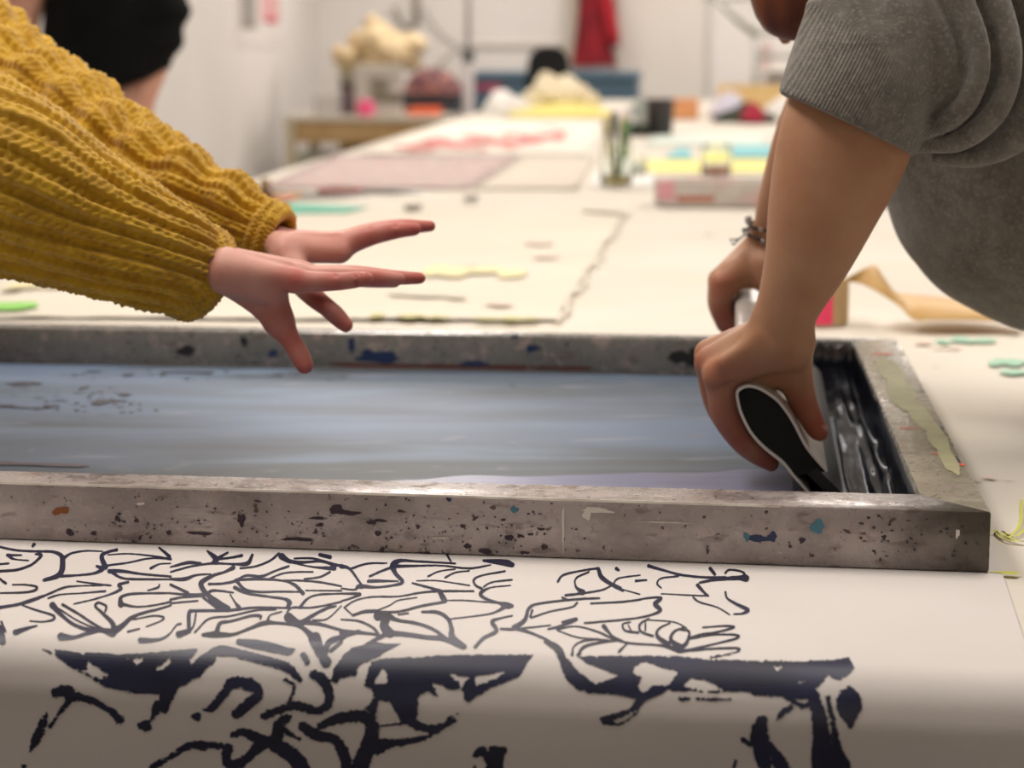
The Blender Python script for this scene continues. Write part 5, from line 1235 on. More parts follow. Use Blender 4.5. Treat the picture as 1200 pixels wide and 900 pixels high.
# ------------------------------------------------------------------ things lying on the long table
def flatsheet(name, pix, m, label, cat, th=.0012, z=ZT - .0005, div=10, ripple=0.0, group=None, seed=0):
    """thin sheet from four pixel corners (near-left, near-right, far-right, far-left) laid on the table"""
    c = [P(x, y, z) for x, y in pix]; V = []; n = div
    for k in (1, 0):
        for j in range(n):
            for i in range(n):
                s, t = i / (n - 1), j / (n - 1); p = (c[0] * (1 - s) + c[1] * s) * (1 - t) + (c[3] * (1 - s) + c[2] * s) * t
                V.append((p[0], p[1], z + k * th + max(0, ripple * float(vnoise(p[0] * 7 + seed, p[1] * 4))) ))
    F = [tuple(f) for f in grid_faces(n, n)] + [tuple(f[::-1] + n * n) for f in grid_faces(n, n)]
    ed = [i for i in range(n)] + [n * j + n - 1 for j in range(1, n)] + [n * n - 2 - i for i in range(n - 1)] + [n * (n - 2 - j) for j in range(n - 2)]
    for a, b in zip(ed, ed[1:] + ed[:1]): F.append((b, a, a + n * n, b + n * n))
    o = mesh(name, V, F, m); return tag(o, label, cat, group) if label else o
def blot(parent, pts, m, name='colour_mark', z=ZT + .0015):
    mb = MB()
    for i, (x, y, rx, ry) in enumerate(pts): mb.add(*irregular(P(x, y, z) + Z3 * .00008 * (i % 12), LX, LS, rx, ry, 40 + i + int(x)))
    o = mb.build(name, m, parent, kind='stuff'); return o
m_c2 = M('test_cloth', (230, 223, 208), (223, 215, 198), ns=2, rough=.85, bump=.2, bs=60)
tc_ = thing('stained_test_cloth', 'cream stained cloth with stitched yellow-green edge spread behind the screen', 'fabric', tuple(P(360, 330)))
c = [P(x, y, ZT) for x, y in ((-60, 373), (650, 376), (737, 246), (300, 243))]; n = 40; V = []
for j in range(n):
    for i in range(n):
        s, t = i / (n - 1), j / (n - 1); p = (c[0] * (1 - s) + c[1] * s) * (1 - t) + (c[3] * (1 - s) + c[2] * s) * t
        eb = max(0, 1 - min(1 - s, t) / .025) ; V.append((p[0], p[1], ZT + .0012 + .002 * max(0, float(fbm(p[0] * 6, p[1] * 4))) + .0012 * eb * (.6 + .5 * math.sin(p[0] * 60 + p[1] * 40))))
mesh('cloth_sheet', V, grid_faces(n, n), m_c2, tc_)
m_olive = M('olive_stain', (212, 206, 150), rough=.9); m_gst = M('grey_thread', (220, 213, 198), rough=.9); m_yel = M('yellow_stain', (240, 230, 186), rough=.9); m_pk = M('pink_stain', (234, 214, 200), rough=.9)
m_grn = M('green_stain', (160, 204, 178), (172, 210, 186), ns=30, rough=.8); m_lime2 = M('lime_stain', (150, 214, 110), rough=.8)
zt = ZT + .0062
blot(tc_, [(442, 369, .012, .022), (482, 370, .02, .02), (512, 371, .018, .014), (570, 373, .02, .012), (598, 373, .016, .02), (620, 373, .012, .018)], m_olive, z=zt)
blot(tc_, [(655 + (735 - 655) * t + 4 * math.sin(t * 25), 370 - 122 * t, .0045, .05) for t in np.linspace(0, .97, 16)] + [(690 + 4.5 * k, 246 + .3 * k, .02, .03) for k in range(10)], m_gst, z=zt)
blot(tc_, [(510, 316, .02, .10), (535, 318, .03, .08), (570, 316, .03, .06), (600, 320, .025, .07), (30, 333, .03, .06), (65, 334, .02, .03)], m_yel, z=zt)
blot(tc_, [(632, 284, .03, .04), (585, 355, .02, .03), (560, 310, .03, .02), (640, 300, .03, .02)], m_pk, z=zt)
blot(tc_, [(500, 345, .03, .03), (470, 343, .02, .03), (535, 347, .02, .02)], m_gst, z=zt)
blot(tc_, [(10, 358, .045, .05)], m_lime2, z=zt)
zz = ZT + .0004
blot(tbl, [(1128, 398, .016, .03), (1150, 399, .018, .025), (1105, 400, .010, .02), (1185, 424, .02, .03), (1165, 426, .008, .02), (1190, 436, .02, .02)], m_grn, z=zz)
blot(tbl, [(1158, 558, .006, .008), (1145, 561, .004, .004), (1082, 401, .01, .02), (1110, 407, .02, .008), (1180, 560, .004, .003)], m_pk, z=zz)
m_lim3 = M('yellow_ink_line', (214, 214, 90), rough=.7)
mb = MB(); pts = [P(x, y, zz) for x, y in ((1197, 585), (1196, 610), (1190, 622), (1178, 628), (1166, 622), (1180, 632), (1205, 634), (1240, 628))]
for dz in (0, 1):
    a = smooth_line(np.hstack([np.array(pts) + LX * .006 * dz, np.ones((8, 1))]), 6)[:, :3]; V = []
    for i, p in enumerate(a): t = unit(a[min(i + 1, len(a) - 1)] - a[max(i - 1, 0)]); q = np.cross(t, Z3) * .0012; V += [p + q, p - q]
    mb.add(V, [(2 * i, 2 * i + 1, 2 * i + 3, 2 * i + 2) for i in range(len(a) - 1)])
mb.build('colour_mark', m_lim3, tbl, kind='stuff')
blot(tbl, [(1180, 671, .012, .004), (1165, 622, .004, .002)], m_lim3, z=zz)
blot(tbl, [(1096, 427, .003, .006), (1122, 490, .0015, .002), (830, 273, .006, .02)], m_gst, z=zz)

# upright roll of brown gummed tape and its loose tail
m_kraft = M('kraft_tape', (205, 165, 98), (192, 150, 84), ns=14, rough=.5, stretch=(1, 1, 3)); m_kin = M('tape_side', (188, 160, 118), rough=.7); m_pink = M('hot_pink_paper', (236, 62, 106), rough=.6)
rc_ = P(959, 378); tr = thing('tape_roll', 'upright roll of brown paper tape with pink label and loose twisted tail behind the arms', 'tape', tuple(rc_))
hgt = .062
mb = MB(); mb.lathe(rc_, [(.030, .001), (.034 * 1.0, .001), (.0420, .001), (.0425, .003), (.0425, hgt - .003), (.042, hgt), (.030, hgt), (.030, .001)], 40); mb.build('roll', m_kin, tr, smooth=True); autosmooth(tr.children[-1])
mb = MB(); V = []; K = 14
for i in range(K):
    a = -1.85 + .62 * i / (K - 1)
    for zq in (.002, .028 + .03 * i / K):
        V.append(rc_ + np.array([math.cos(a) * .0431, math.sin(a) * .0431, zq]))
mb.add(V, [(2 * i, 2 * i + 2, 2 * i + 3, 2 * i + 1) for i in range(K - 1)]); mb.build('label', m_pink, tr)
tail = [((984, 331), (984, 330), 3.02, 3.02), ((1000, 322), (990, 330), 3.02, 3.03), ((1024, 311), (1008, 332), 3.05, 3.02), ((1036, 325), (1032, 344), 3.06, 3.0), ((1048, 341), (1053, 358), 3.05, 3.0), ((1062, 344), (1070, 374), 3.09, 2.98), ((1095, 347), (1090, 375), 3.11, 2.97), ((1135, 352), (1130, 375), 3.10, 2.97), ((1175, 362), (1168, 377), 3.05, 2.97), ((1200, 372), (1195, 382), 3.0, 2.95)]
A_ = smooth_line(np.array([np.r_[Q(*a, d1 + .02), 1] for a, b, d1, d2 in tail]), 6)[:, :3]; B_ = smooth_line(np.array([np.r_[Q(*b, d2 + .02), 1] for a, b, d1, d2 in tail]), 6)[:, :3]
A_[:, 2] = np.maximum(A_[:, 2], ZT + .002); B_[:, 2] = np.maximum(B_[:, 2], ZT + .001)
V = np.stack([A_, (A_ + B_) / 2 + [0, 0, .001], B_], 1).reshape(-1, 3); o = mesh('tail', V, grid_faces(3, len(A_)), m_kraft, tr)
sd = o.modifiers.new('thick', 'SOLIDIFY'); sd.thickness = .0004

# patterned cloths further down
m_pat = M('pale_lilac_print', (204, 190, 182), (172, 152, 150), ns=22, stretch=(1, 2.2, 1), thr=(.42, .6), rough=.9, c3=(206, 150, 150), ns3=16, thr3=(.56, .66))
flatsheet('printed_fabric', ((300, 221), (548, 222), (612, 183), (392, 182)), m_pat, 'fabric with grey and pink grid print lying flat by the left table edge', 'fabric', ripple=.002, z=ZT + .0005)
m_gc = M('stone_cloth', (216, 206, 192), (208, 198, 184), ns=8, rough=.9)
flatsheet('plain_fabric', ((552, 222), (676, 222), (700, 184), (617, 183)), m_gc, 'plain pale stone-coloured cloth beside the lilac printed fabric', 'fabric', ripple=.0015, z=ZT + .0005)
rf = thing('red_printed_fabric', 'white fabric with a band of red scribbled print far down the table', 'fabric', tuple(P(560, 165)))
cs = [P(*q, ZT + .001) for q in ((420, 180), (690, 180), (705, 140), (540, 140))]; V = []
for j in range(12):
    for i in range(20):
        s, t = i / 19, j / 11; p = (cs[0] * (1 - s) + cs[1] * s) * (1 - t) + (cs[3] * (1 - s) + cs[2] * s) * t; V.append((p[0], p[1], ZT + .001 + .004 * max(0, float(vnoise(p[0] * 6, p[1] * 2)))))
mesh('cloth_sheet', V, grid_faces(20, 12), M('white_fabric', (240, 232, 220), rough=.9), rf)
m_rd = M('red_print', (222, 142, 138), rough=.8); r_ = np.random.default_rng(4)
blot(rf, [(480 + 175 * t + r_.normal() * 4, 172 - 13 * t + r_.normal() * 3.5, r_.uniform(.02, .06), r_.uniform(.05, .2)) for t in np.linspace(0, 1, 46)], m_rd, 'red_print', z=ZT + .0054)

# teal mat, scissors, markers
m_teal2 = M('teal_paper', (92, 186, 158), (80, 172, 146), ns=10, rough=.6)
flatsheet('teal_sheet', ((302, 251), (408, 249), (432, 243), (300, 236)), m_teal2, 'teal cutting sheet lying by the far mustard cuff', 'paper', z=ZT + .0045)
m_blk = M('black_handle', (32, 30, 34), rough=.4); m_or = M('red_brown_handle', (150, 60, 44), rough=.4); m_steel = M('steel', (170, 172, 176), rough=.25, metal=.9)
def scissors(px, py, ang, sc_, m, label, n2=None, group=None):
    c = P(px, py, ZT + .001); t = thing('scissors', label, 'scissors', tuple(c)); a = np.array([math.cos(ang), math.sin(ang), 0]); b = np.array([-a[1], a[0], 0])
    for s in (-1, 1):
        mb = MB(); p = [c + b * s * .002, c + a * .07 * sc_ + b * s * .006, c + a * .14 * sc_ + b * s * .012]; mb.tube([q + [0, 0, .004] for q in p], [.006 * sc_, .006 * sc_, .001], 6); mb.build('blade', m_steel, t)
        mb = MB(); R0 = .024 * sc_; cc2 = c - a * .06 * sc_ + b * s * .026 * sc_
        ring_ = [cc2 + (a * math.cos(q) * 1.4 + b * math.sin(q)) * R0 + [0, 0, .0065] for q in np.linspace(0, 2 * math.pi, 17)]
        mb.tube(ring_, .0055 * sc_, 7); mb.tube([c + [0, 0, .0065], c - a * .03 * sc_ + b * s * .008 + [0, 0, .0065]], .006 * sc_, 7); mb.build('handle', m if s > 0 else (n2 or m), t)
    return t
scissors(425, 226, 2.9 + 3.14, 1.15, m_blk, 'black and red-brown handled scissors lying right of the teal sheet', m_or)
scissors(352, 232, .35, 1.3, M('dark_green_handle', (40, 88, 72), rough=.4), 'dark green handled scissors lying on the teal sheet', M('ochre_handle', (190, 128, 66), rough=.5))
def marker(px, py, px2, py2, r, m, label, capm=None, group=None):
    a, b = P(px, py, ZT + r + .0055), P(px2, py2, ZT + r + .0055); t = thing('marker_pen', label, 'pen', tuple(a), group)
    mb = MB(); mb.tube([a, a + (b - a) * .7], r, 10); mb.build('barrel', m, t, smooth=True); mb = MB(); mb.tube([a + (b - a) * .7, b], r * 1.1, 10); mb.build('cap', capm or m_blk, t, smooth=True)
marker(322, 236, 340, 233, .007, M('peach_barrel', (226, 150, 128), rough=.4), 'short peach marker pen beside the far mustard cuff', M('pink_cap', (222, 130, 120), rough=.4))
bt = P(311, 237, ZT + .004); t = thing('ink_bottle', 'tiny brown ink bottle standing by the far mustard cuff', 'bottle', tuple(bt))
mb = MB(); mb.lathe(bt, [(.001, .001), (.017, .001), (.018, .004), (.018, .03), (.009, .038), (.008, .042)], 16); mb.build('body', M('brown_glass', (110, 70, 30), rough=.2), t, smooth=True)
mb = MB(); mb.lathe(bt + [0, 0, .04], [(.011, 0), (.012, .001), (.012, .016), (.001, .017)], 14); mb.build('cap', M('ochre_cap', (150, 110, 50), rough=.5), t, smooth=True)
for (x, y, lab) in ((552, 235, 'small grey eraser crumb on the cream cloth, nearer the glass jar'), (484, 246, 'small grey eraser crumb on the cream cloth, nearer the pointing hand')):
    c = P(x, y, ZT + .004); V, F = irregular(c * [1, 1, 0] + [0, 0, ZT + .016], LX, LS, .016, .03, int(x), 12); n = 12; V2 = V[1:]; Vb = [v * np.array([1, 1, 0]) + [0, 0, ZT + .0055] for v in V2]
    o = MB().add(V + Vb, F + [(1 + i, n + 1 + i, n + 1 + (i + 1) % n, 1 + (i + 1) % n) for i in range(n)]).build('eraser', M('grey_rubber', (150, 144, 136), rough=.8)); tag(o, lab, 'eraser')

# glass jars
m_glass = bpy.data.materials.new('clear_glass'); m_glass.use_nodes = True; b_ = m_glass.node_tree.nodes['Principled BSDF']; b_.inputs['Roughness'].default_value = .03; b_.inputs['Transmission Weight'].default_value = 1; b_.inputs['IOR'].default_value = 1.25; b_.inputs['Base Color'].default_value = (.93, .96, .92, 1)
def jar(px, py, r, h, liq, lh, label, name='glass_jar'):
    c = P(px, py, ZT + .0005); t = thing(name, label, 'jar', tuple(c)); w_ = r * .07
    mb = MB(); mb.lathe(c, [(.001, .001), (r * .92, .001), (r, .006), (r, h * .86), (r * .82, h * .93), (r * .84, h), (r * .84 - w_, h), (r * .82 - w_, h * .93), (r - w_, h * .86), (r - w_, .008), (.001, .007)], 28); mb.build('glass', m_glass, t, smooth=True)
    mb = MB(); mb.lathe(c, [(.001, .0075), (r - w_ * 1.15, .0085), (r - w_ * 1.15, lh), (.001, lh)], 24); mb.build('liquid', liq, t, smooth=False); return t, c
J, jc = jar(722, 219, .043, .135, M('ochre_water', (176, 158, 92), rough=.3), .022, 'tall clear glass jar holding brushes, ochre water at its bottom')
cols = [(60, 110, 80), (190, 170, 90), (150, 60, 60), (70, 120, 90), (214, 196, 140), (60, 90, 70), (120, 150, 90)]
for i, cl in enumerate(cols):
    a = i * .9; x0 = np.array([math.cos(a), math.sin(a), 0]); t = thing('paint_brush', 'paint brush with %s handle standing in the tall glass jar' % ('dark green', 'ochre', 'dull red', 'sea green', 'cream', 'blackish green', 'moss green')[i], 'brush', tuple(jc + [0, 0, .024]))
    p0 = jc + x0 * .012 + [0, 0, .025]; p1 = jc + x0 * .032 + [0, 0, .16 + .01 * (i % 3)]
    mb = MB(); mb.tube([p0, p0 + (p1 - p0) * .75], [.004, .005], 8); mb.build('handle', M('handle_paint', cl, rough=.4), t, smooth=True)
    mb = MB(); mb.tube([p0 + (p1 - p0) * .75, p1, p1 + (p1 - p0) * .15], [.006, .010, .004], 8); mb.build('bristles', M('bristle', tuple(int(v * .8 + 30) for v in cl), rough=.9), t, smooth=True)
jar(839, 207, .044, .095, M('red_brown_paint', (158, 82, 48), rough=.4), .022, 'short glass jar with red-brown paint at its bottom behind the small screen', 'paint_jar')
jb, _ = jar(744, 205, .035, .05, M('milky_paint', (222, 224, 214), rough=.4), .035, 'low glass pot of milky white paint right of the tall jar', 'paint_pot')

# small screen lying behind
m_f2 = M('pale_aluminium_frame', (196, 188, 180), (176, 168, 160), ns=20, rough=.5, c3=(196, 160, 156), ns3=12, thr3=(.52, .62)); s2 = thing('small_screen', 'small pale aluminium printing screen with pink corner lying beyond the forearms', 'screen', tuple(P(830, 243)))
a0 = P(771, 243); LXs = unit(P(900, 243) - a0); LYs = np.array([-LXs[1], LXs[0], 0]); W2, D2, hh2, bw = .56, .15, .062, .035
def obox(o, x0, x1, y0, y1, z0, z1, m, name, parent, bev=.003):
    mb = MB(); mb.box((x0, y0, z0), (x1, y1, z1), bev=bev); mb.V = [tuple(o * [1, 1, 0] + LXs * v[0] + LYs * v[1] + [0, 0, ZT + v[2]]) for v in mb.V]; return mb.build(name, m, parent)
for q in ((0, W2, 0, bw), (0, W2, D2 - bw, D2), (0, bw, bw, D2 - bw), (W2 - bw, W2, bw, D2 - bw)): obox(a0, *q, .0005, hh2, m_f2, 'frame_bar', s2)
obox(a0, bw * .5, W2 - bw * .5, bw * .5, D2 - bw * .5, .003, .006, M('cream_mesh', (226, 220, 190), rough=.6), 'mesh_fabric', s2, 0)
obox(a0, -.001, .040, -.0015, .02, .018, .0625, M('pink_tape', (208, 150, 156), rough=.6), 'tape_patch', s2, .001)
obox(a0, .045, .135, -.0012, .01, .012, .028, M('rust_smear', (172, 112, 92), rough=.6), 'tape_patch', s2, .001)
# sheets of coloured paper
flatsheet('yellow_paper', ((744, 202), (935, 202), (925, 187), (757, 187)), M('yellow_paper', (246, 238, 150), rough=.7), 'pale yellow paper strip lying behind the small screen', 'paper', z=ZT + .0005)
flatsheet('blue_paper', ((778, 185), (812, 185), (806, 174), (796, 174)), M('sky_blue_paper', (130, 206, 218), rough=.7), 'sky blue paper wedge lying left of the short jar', 'paper', z=ZT + .0022)
flatsheet('blue_paper', ((858, 184), (905, 184), (905, 170), (858, 170)), M('aqua_paper', (138, 208, 216), rough=.7), 'sky blue paper rectangle lying right of the short jar', 'paper', z=ZT + .0022)
flatsheet('white_paper', ((690, 218), (765, 218), (768, 203), (703, 203)), M('white_paper', (244, 242, 238), rough=.7), 'white paper sheet lying beneath the tall jar', 'paper', z=ZT - .0012)
flatsheet('mint_paper', ((755, 170), (900, 170), (895, 158), (768, 158)), M('mint_paper', (226, 238, 228), rough=.7), 'very pale mint paper sheet farther back than the blue ones', 'paper', z=ZT + .0005)

# crumpled / folded cloth heaps
def lumps(name, ls, Y, m, label, cat, seed, zmin):
    r_ = np.random.default_rng(seed); c = [AY(x, y, Y + r_.normal() * .04) for x, y, r in ls]; rr = [r * Y / FPX for x, y, r in ls]; c = np.array(c)
    s = SDF(c.min(0) - max(rr) - .06, c.max(0) + max(rr) + .06, max(rr) / 8)
    for p, r in zip(c, rr): q = r_.normal(0, 1, 3) * [1, 1, .4]; q = q / np.linalg.norm(q) * r * .7; s.cap(p - q, r * .78, p + q, r * .72, r * .45)
    x, y, z = [np.arange(s.n[i]) * s.h + s.lo[i] for i in range(3)]; g = 1 / np.mean(rr)
    s.F = (s.F + np.mean(rr) * (.16 * vnoise(x[:, None, None] * g * 1.3, y[None, :, None] * g * .6, z[None, None, :] * g * 1.3) - .22 * np.abs(vnoise(x[:, None, None] * g * .9 + 9, y[None, :, None] * g * .5, z[None, None, :] * g * 1.6)))).astype(np.float32)
    s.cut(np.array([0, 0, zmin]), (0, 0, -1.)); return tag(mesh(name, *s.mesh(1), m), label, cat)
def heap(name, c, w, d, h, m, label, cat, seed, layers=0, group=None, parent=None, peak=(0, 0)):
    n = 44; V = []
    for j in range(n):
        for i in range(n):
            u, v = i / (n - 1) * 2 - 1, j / (n - 1) * 2 - 1
            r = (abs(u) ** 2.6 + abs(v) ** 2.6) ** (1 / 2.6); f = max(0, 1 - r ** 2.2)
            pk = math.exp(-(((u - peak[0]) / .5) ** 2 + ((v - peak[1]) / .9) ** 2))
            z = h * (f ** .38) * (.72 + .28 * pk + .22 * float(fbm(u * 2.2 + seed, v * 2.2 + seed, 3)))
            z += h * .10 * abs(float(vnoise(u * 6 + seed, v * 3))) * f
            V.append(c + LX * u * w / 2 * (1 + .06 * float(vnoise(v * 3, seed))) + LS * v * d / 2 + [0, 0, max(z, .0)])
    base = len(V); V += [np.array([v[0], v[1], c[2]]) for v in V[:]]
    F = [tuple(f) for f in grid_faces(n, n)] + [tuple(f[::-1] + base) for f in grid_faces(n, n)]
    o = mesh(name, V, F, m, parent)
    return tag(o, label, cat, group) if parent is None else o
m_cream = M('cream_cloth', (240, 228, 200), (228, 214, 182), ns=4, rough=.9); m_ylw = M('lemon_cloth', (240, 228, 140), rough=.9); m_wc = M('white_cloth', (238, 234, 230), (226, 222, 218), ns=5, rough=.9)
Yp = 11.0
def on(Y, px): return AY(px, 450, Y)[0]
def pt(Y, px, z=ZT): return np.array([on(Y, px), Y, z])
def ws(Y, npx): return npx / FPX * Y                    # width in metres of n pixels at distance Y
st_ = pt(Yp, 655)
heap('folded_cloth', st_ + [0, 0, .001], ws(Yp, 120), .5, .065, m_ylw, 'lemon folded cloth at the bottom of the pile by the far table end', 'fabric', 2)
lumps('folded_cloth', [(628, 117, 12), (640, 108, 14), (648, 98, 13), (664, 99, 12), (676, 110, 15), (694, 119, 11), (660, 114, 18)], Yp + .1, m_cream, 'cream bunched cloth lying on top of the lemon one', 'fabric', 5, .948)
heap('white_cloth', pt(Yp + .5, 592) , ws(Yp, 52), .4, .12, m_wc, 'white crumpled cloth left of the cream pile', 'fabric', 8)
# dark bucket, its cloth and the low green-black tub
Yb = 8.9
def pot(Y, px, w_px, h_px, m, name, label, cat, taper=.85, rimm=None, z=ZT):
    c = pt(Y, px, z); r = ws(Y, w_px) / 2; h = ws(Y, h_px); t = thing(name, label, cat, tuple(c))
    mb = MB(); mb.lathe(c, [(.001, .001), (r * taper, .001), (r * .98, h * .93), (r, h * .94), (r, h), (r * .93, h), (r * .93, h * .9), (r * taper * .9, .01), (.001, .01)], 26); mb.build('body', m, t, smooth=True); autosmooth(t.children[-1])
    mb = MB(); mb.tube([c + (LX * math.cos(q) + LS * math.sin(q)) * r * 1.0 + [0, 0, h * .97] for q in np.linspace(0, 2 * math.pi, 25)], r * .05, 6, False); mb.build('rim', rimm or m, t, smooth=True); return t, c, h
m_buck = M('black_bucket', (40, 34, 34), rough=.4); _, bc_, bh = pot(Yb, 770, 34, 42, m_buck, 'bucket', 'small dark plastic bucket with maroon rim standing on the table', 'bucket', rimm=M('maroon_plastic', (84, 40, 44), rough=.4))
pot(Yb - .05, 745, 30, 14, M('green_black_plastic', (40, 44, 36), rough=.4), 'paint_tub', 'low greenish black tub just left of the dark bucket', 'tub')
heap('rag', pt(Yb + .35, 752), .16, .2, .16, M('grey_green_rag', (166, 172, 164), (140, 146, 140), ns=20, rough=.9), 'grey-green crumpled rag behind the dark bucket', 'fabric', 12)
heap('rag', pt(Yb + .1, 728, ZT), .13, .18, .09, M('pinkish_rag', (214, 204, 200), rough=.9), 'pale pinkish rag left of the dark bucket', 'fabric', 15)
def crate(name, Y, px0, px1, hpx, dep, z, mcol, label, cat, m_in=None, group=None, openb=True):
    c0 = pt(Y, px0, z); wd = ws(Y, px1 - px0); h = ws(Y, hpx); t = thing(name, label, cat, tuple(c0), group); th = min(.012, wd * .08)
    def bx(x0, x1, y0, y1, z0, z1, nm, m=mcol):
        mb = MB(); mb.box((x0, y0, z0), (x1, y1, z1), bev=.003); mb.V = [tuple(c0 + LX * v[0] + LS * v[1] + [0, 0, v[2]]) for v in mb.V]; return mb.build(nm, m, t)
    bx(0, wd, 0, dep, .0005, th, 'base'); bx(0, wd, 0, th, th, h, 'side_panel'); bx(0, wd, dep - th, dep, th, h, 'side_panel'); bx(0, th, th, dep - th, th, h, 'end_panel'); bx(wd - th, wd, th, dep - th, th, h, 'end_panel')
    if m_in: bx(th * 1.2, wd - th * 1.2, th * 1.2, dep - th * 1.2, th, h * .8, 'contents', m_in)
    if not openb: bx(-.003, wd + .003, -.003, dep + .003, h, h + .012, 'lid')
    return t, c0, wd, h
crate('cardboard_box', 10.6, 783, 814, 20, .2, ZT, M('orange_card', (222, 160, 108), (212, 144, 96), ns=9, rough=.7), 'small orange-brown cardboard box right of the dark bucket', 'box', openb=False)
crate('wooden_tray', 11.6, 836, 934, 30, .35, ZT, M('light_pine', (226, 196, 140), (214, 182, 122), ns=8, stretch=(1, 1, 6), rough=.6), 'light wooden tray standing at the far end of the table', 'tray')
heap('dark_cloth', pt(10.3, 868), ws(10.3, 74), .3, .07, M('black_green_cloth', (42, 48, 40), (60, 62, 46), ns=20, rough=.9), 'black-green rumpled cloth in front of the wooden tray', 'fabric', 21)
heap('red_cloth', pt(10.1, 877, ZT + .012), ws(10.3, 27), .18, .085, M('crimson_cloth', (160, 40, 62), rough=.9), 'crimson bundled cloth on top of the black-green one', 'fabric', 24)
heap('white_cloth', pt(10.75, 915), ws(10.3, 56), .25, .1, m_wc, 'white cloth bundle right of the crimson one', 'fabric', 27)
heap('lilac_cloth', pt(10.75, 850), ws(10.3, 50), .2, .11, M('pale_lilac_cloth', (214, 212, 230), rough=.9), 'pale lilac cloth bundle left of the wooden tray front', 'fabric', 30)

# ------------------------------------------------------------------ far end of the room
def boxat(t, name, m, o, x0, x1, y0, y1, z0, z1, bev=.004):
    mb = MB(); mb.box((x0, y0, z0), (x1, y1, z1), bev=bev); mb.V = [tuple(np.array(o) * [1, 1, 0] + LX * v[0] + LS * v[1] + [0, 0, v[2]]) for v in mb.V]; return mb.build(name, m, t)
# work table on the left
m_dw = M('desk_ply', (188, 156, 108), (170, 136, 90), ns=5, rough=.6); m_dt = M('desk_top', (214, 206, 190), rough=.5); m_dl = M('desk_leg', (196, 184, 158), rough=.5)
Yd = 14.4; od = pt(Yd, 341, 0); wd = ws(Yd, 190) / .995; t = thing('work_table', 'wooden work table with pale top against the far left wall', 'table', tuple(od))
boxat(t, 'tabletop', m_dt, od, -.03, wd, 0, .9, .745, .775); boxat(t, 'apron', m_dw, od, .03, wd - .04, .02, .04, .60, .743); boxat(t, 'apron', m_dw, od, wd - .06, wd - .04, .04, .86, .60, .743); boxat(t, 'lower_shelf', m_dw, od, 0, wd - .03, .05, .88, .16, .18)
for x0 in (-.02, wd - .09):
    for y0 in (.01, .82): boxat(t, 'leg', m_dl, od, x0, x0 + .07, y0, y0 + .07, 0, .744)
boxat(t, 'divider', m_dw, od, wd * .27, wd * .27 + .3, .3, .5, .18, .60)
def simplebox(name, Y, px0, px1, z, h, dep, m, label, cat, lidm=None, yo=0):
    o = pt(Y, px0, 0); w_ = ws(Y, px1 - px0); t = thing(name, label, cat, tuple(o * [1, 1, 0] + [0, 0, z]))
    boxat(t, 'body', m, o, 0, w_, 0, dep, z + .0005, z + h * .86); boxat(t, 'lid', lidm or m, o, -.006, w_ + .006, -.006, dep + .006, z + h * .86, z + h); return t
zd = .775
simplebox('storage_bin', 14.6, 352, 386, .18, .34, .35, M('white_bin', (226, 222, 214), rough=.5), 'white storage bin on the shelf under the work table', 'bin', M('greenish_lid', (196, 198, 178), rough=.5))
simplebox('storage_box', 14.7, 432, 462, .18, .36, .35, M('black_box', (26, 26, 26), rough=.5), 'black storage box under the right half of the work table', 'box')
simplebox('paper_stack', 14.6, 372, 402, zd, .13, .3, M('pale_grey_paper', (206, 202, 200), (190, 186, 184), ns=30, stretch=(.1, .1, 4), rough=.7), 'pale grey stack of paper at the left end of the work table', 'paper')
sm = pt(14.55, 440, zd); t = thing('sewing_machine', 'pale grey sewing machine standing under the cream cloth heap', 'machine', tuple(sm)); m_sm = M('machine_grey', (198, 194, 184), rough=.4)
boxat(t, 'base', m_sm, sm, -.12, .18, 0, .2, zd + .0005, zd + .07, .01); boxat(t, 'pillar', m_sm, sm, -.13, -.03, .03, .17, zd + .07, zd + .30, .02); boxat(t, 'arm', m_sm, sm, -.13, .18, .04, .16, zd + .24, zd + .33, .02); boxat(t, 'needle_head', m_sm, sm, .10, .17, .05, .15, zd + .14, zd + .24, .01)
mb = MB(); mb.lathe(pt(14.45, 432, zd), [(.001, .001), (.05, .001), (.055, .01), (.055, .09), (.05, .1), (.02, .1), (.001, .1)], 20); o = mb.build('yarn_cone', M('neon_pink', (255, 96, 150), rough=.6), smooth=True); tag(o, 'neon pink yarn cone at the front of the work table', 'yarn')
t = thing('tray', 'bright orange tray at the front right of the work table', 'tray', tuple(pt(14.5, 480, zd))); oo = pt(14.5, 480, 0); m_o = M('bright_orange', (250, 120, 76), rough=.5); w_ = ws(14.5, 34)
boxat(t, 'base', m_o, oo, 0, w_, 0, .25, zd + .0005, zd + .01); boxat(t, 'side_panel', m_o, oo, 0, w_, 0, .01, zd + .01, zd + .05, .002); boxat(t, 'side_panel', m_o, oo, 0, w_, .24, .25, zd + .01, zd + .05, .002)
simplebox('storage_box', 14.72, 404, 418, zd, .20, .2, M('lilac_brown_box', (132, 112, 120), rough=.6), 'small dark lilac box left of the sewing machine', 'box', M('dark_lid', (50, 42, 46), rough=.5))
simplebox('storage_box', 14.95, 474, 540, zd, .13, .3, M('slate_box', (96, 104, 114), (80, 88, 100), ns=10, rough=.6), 'long slate box at the back right of the work table', 'box')
heap('patterned_cloth', pt(14.95, 511, zd + .131), .42, .3, .17, M('plum_patterned_cloth', (168, 118, 108), (104, 70, 82), ns=14, rough=.9, c3=(206, 148, 130), ns3=20), 'plum and pink patterned cloth heaped on the slate box', 'fabric', 33)
simplebox('storage_box', 15.05, 402, 470, zd + .0, .27, .2, M('grey_olive_box', (150, 146, 128), rough=.6), 'olive grey box behind the sewing machine carrying the cream heap', 'box')
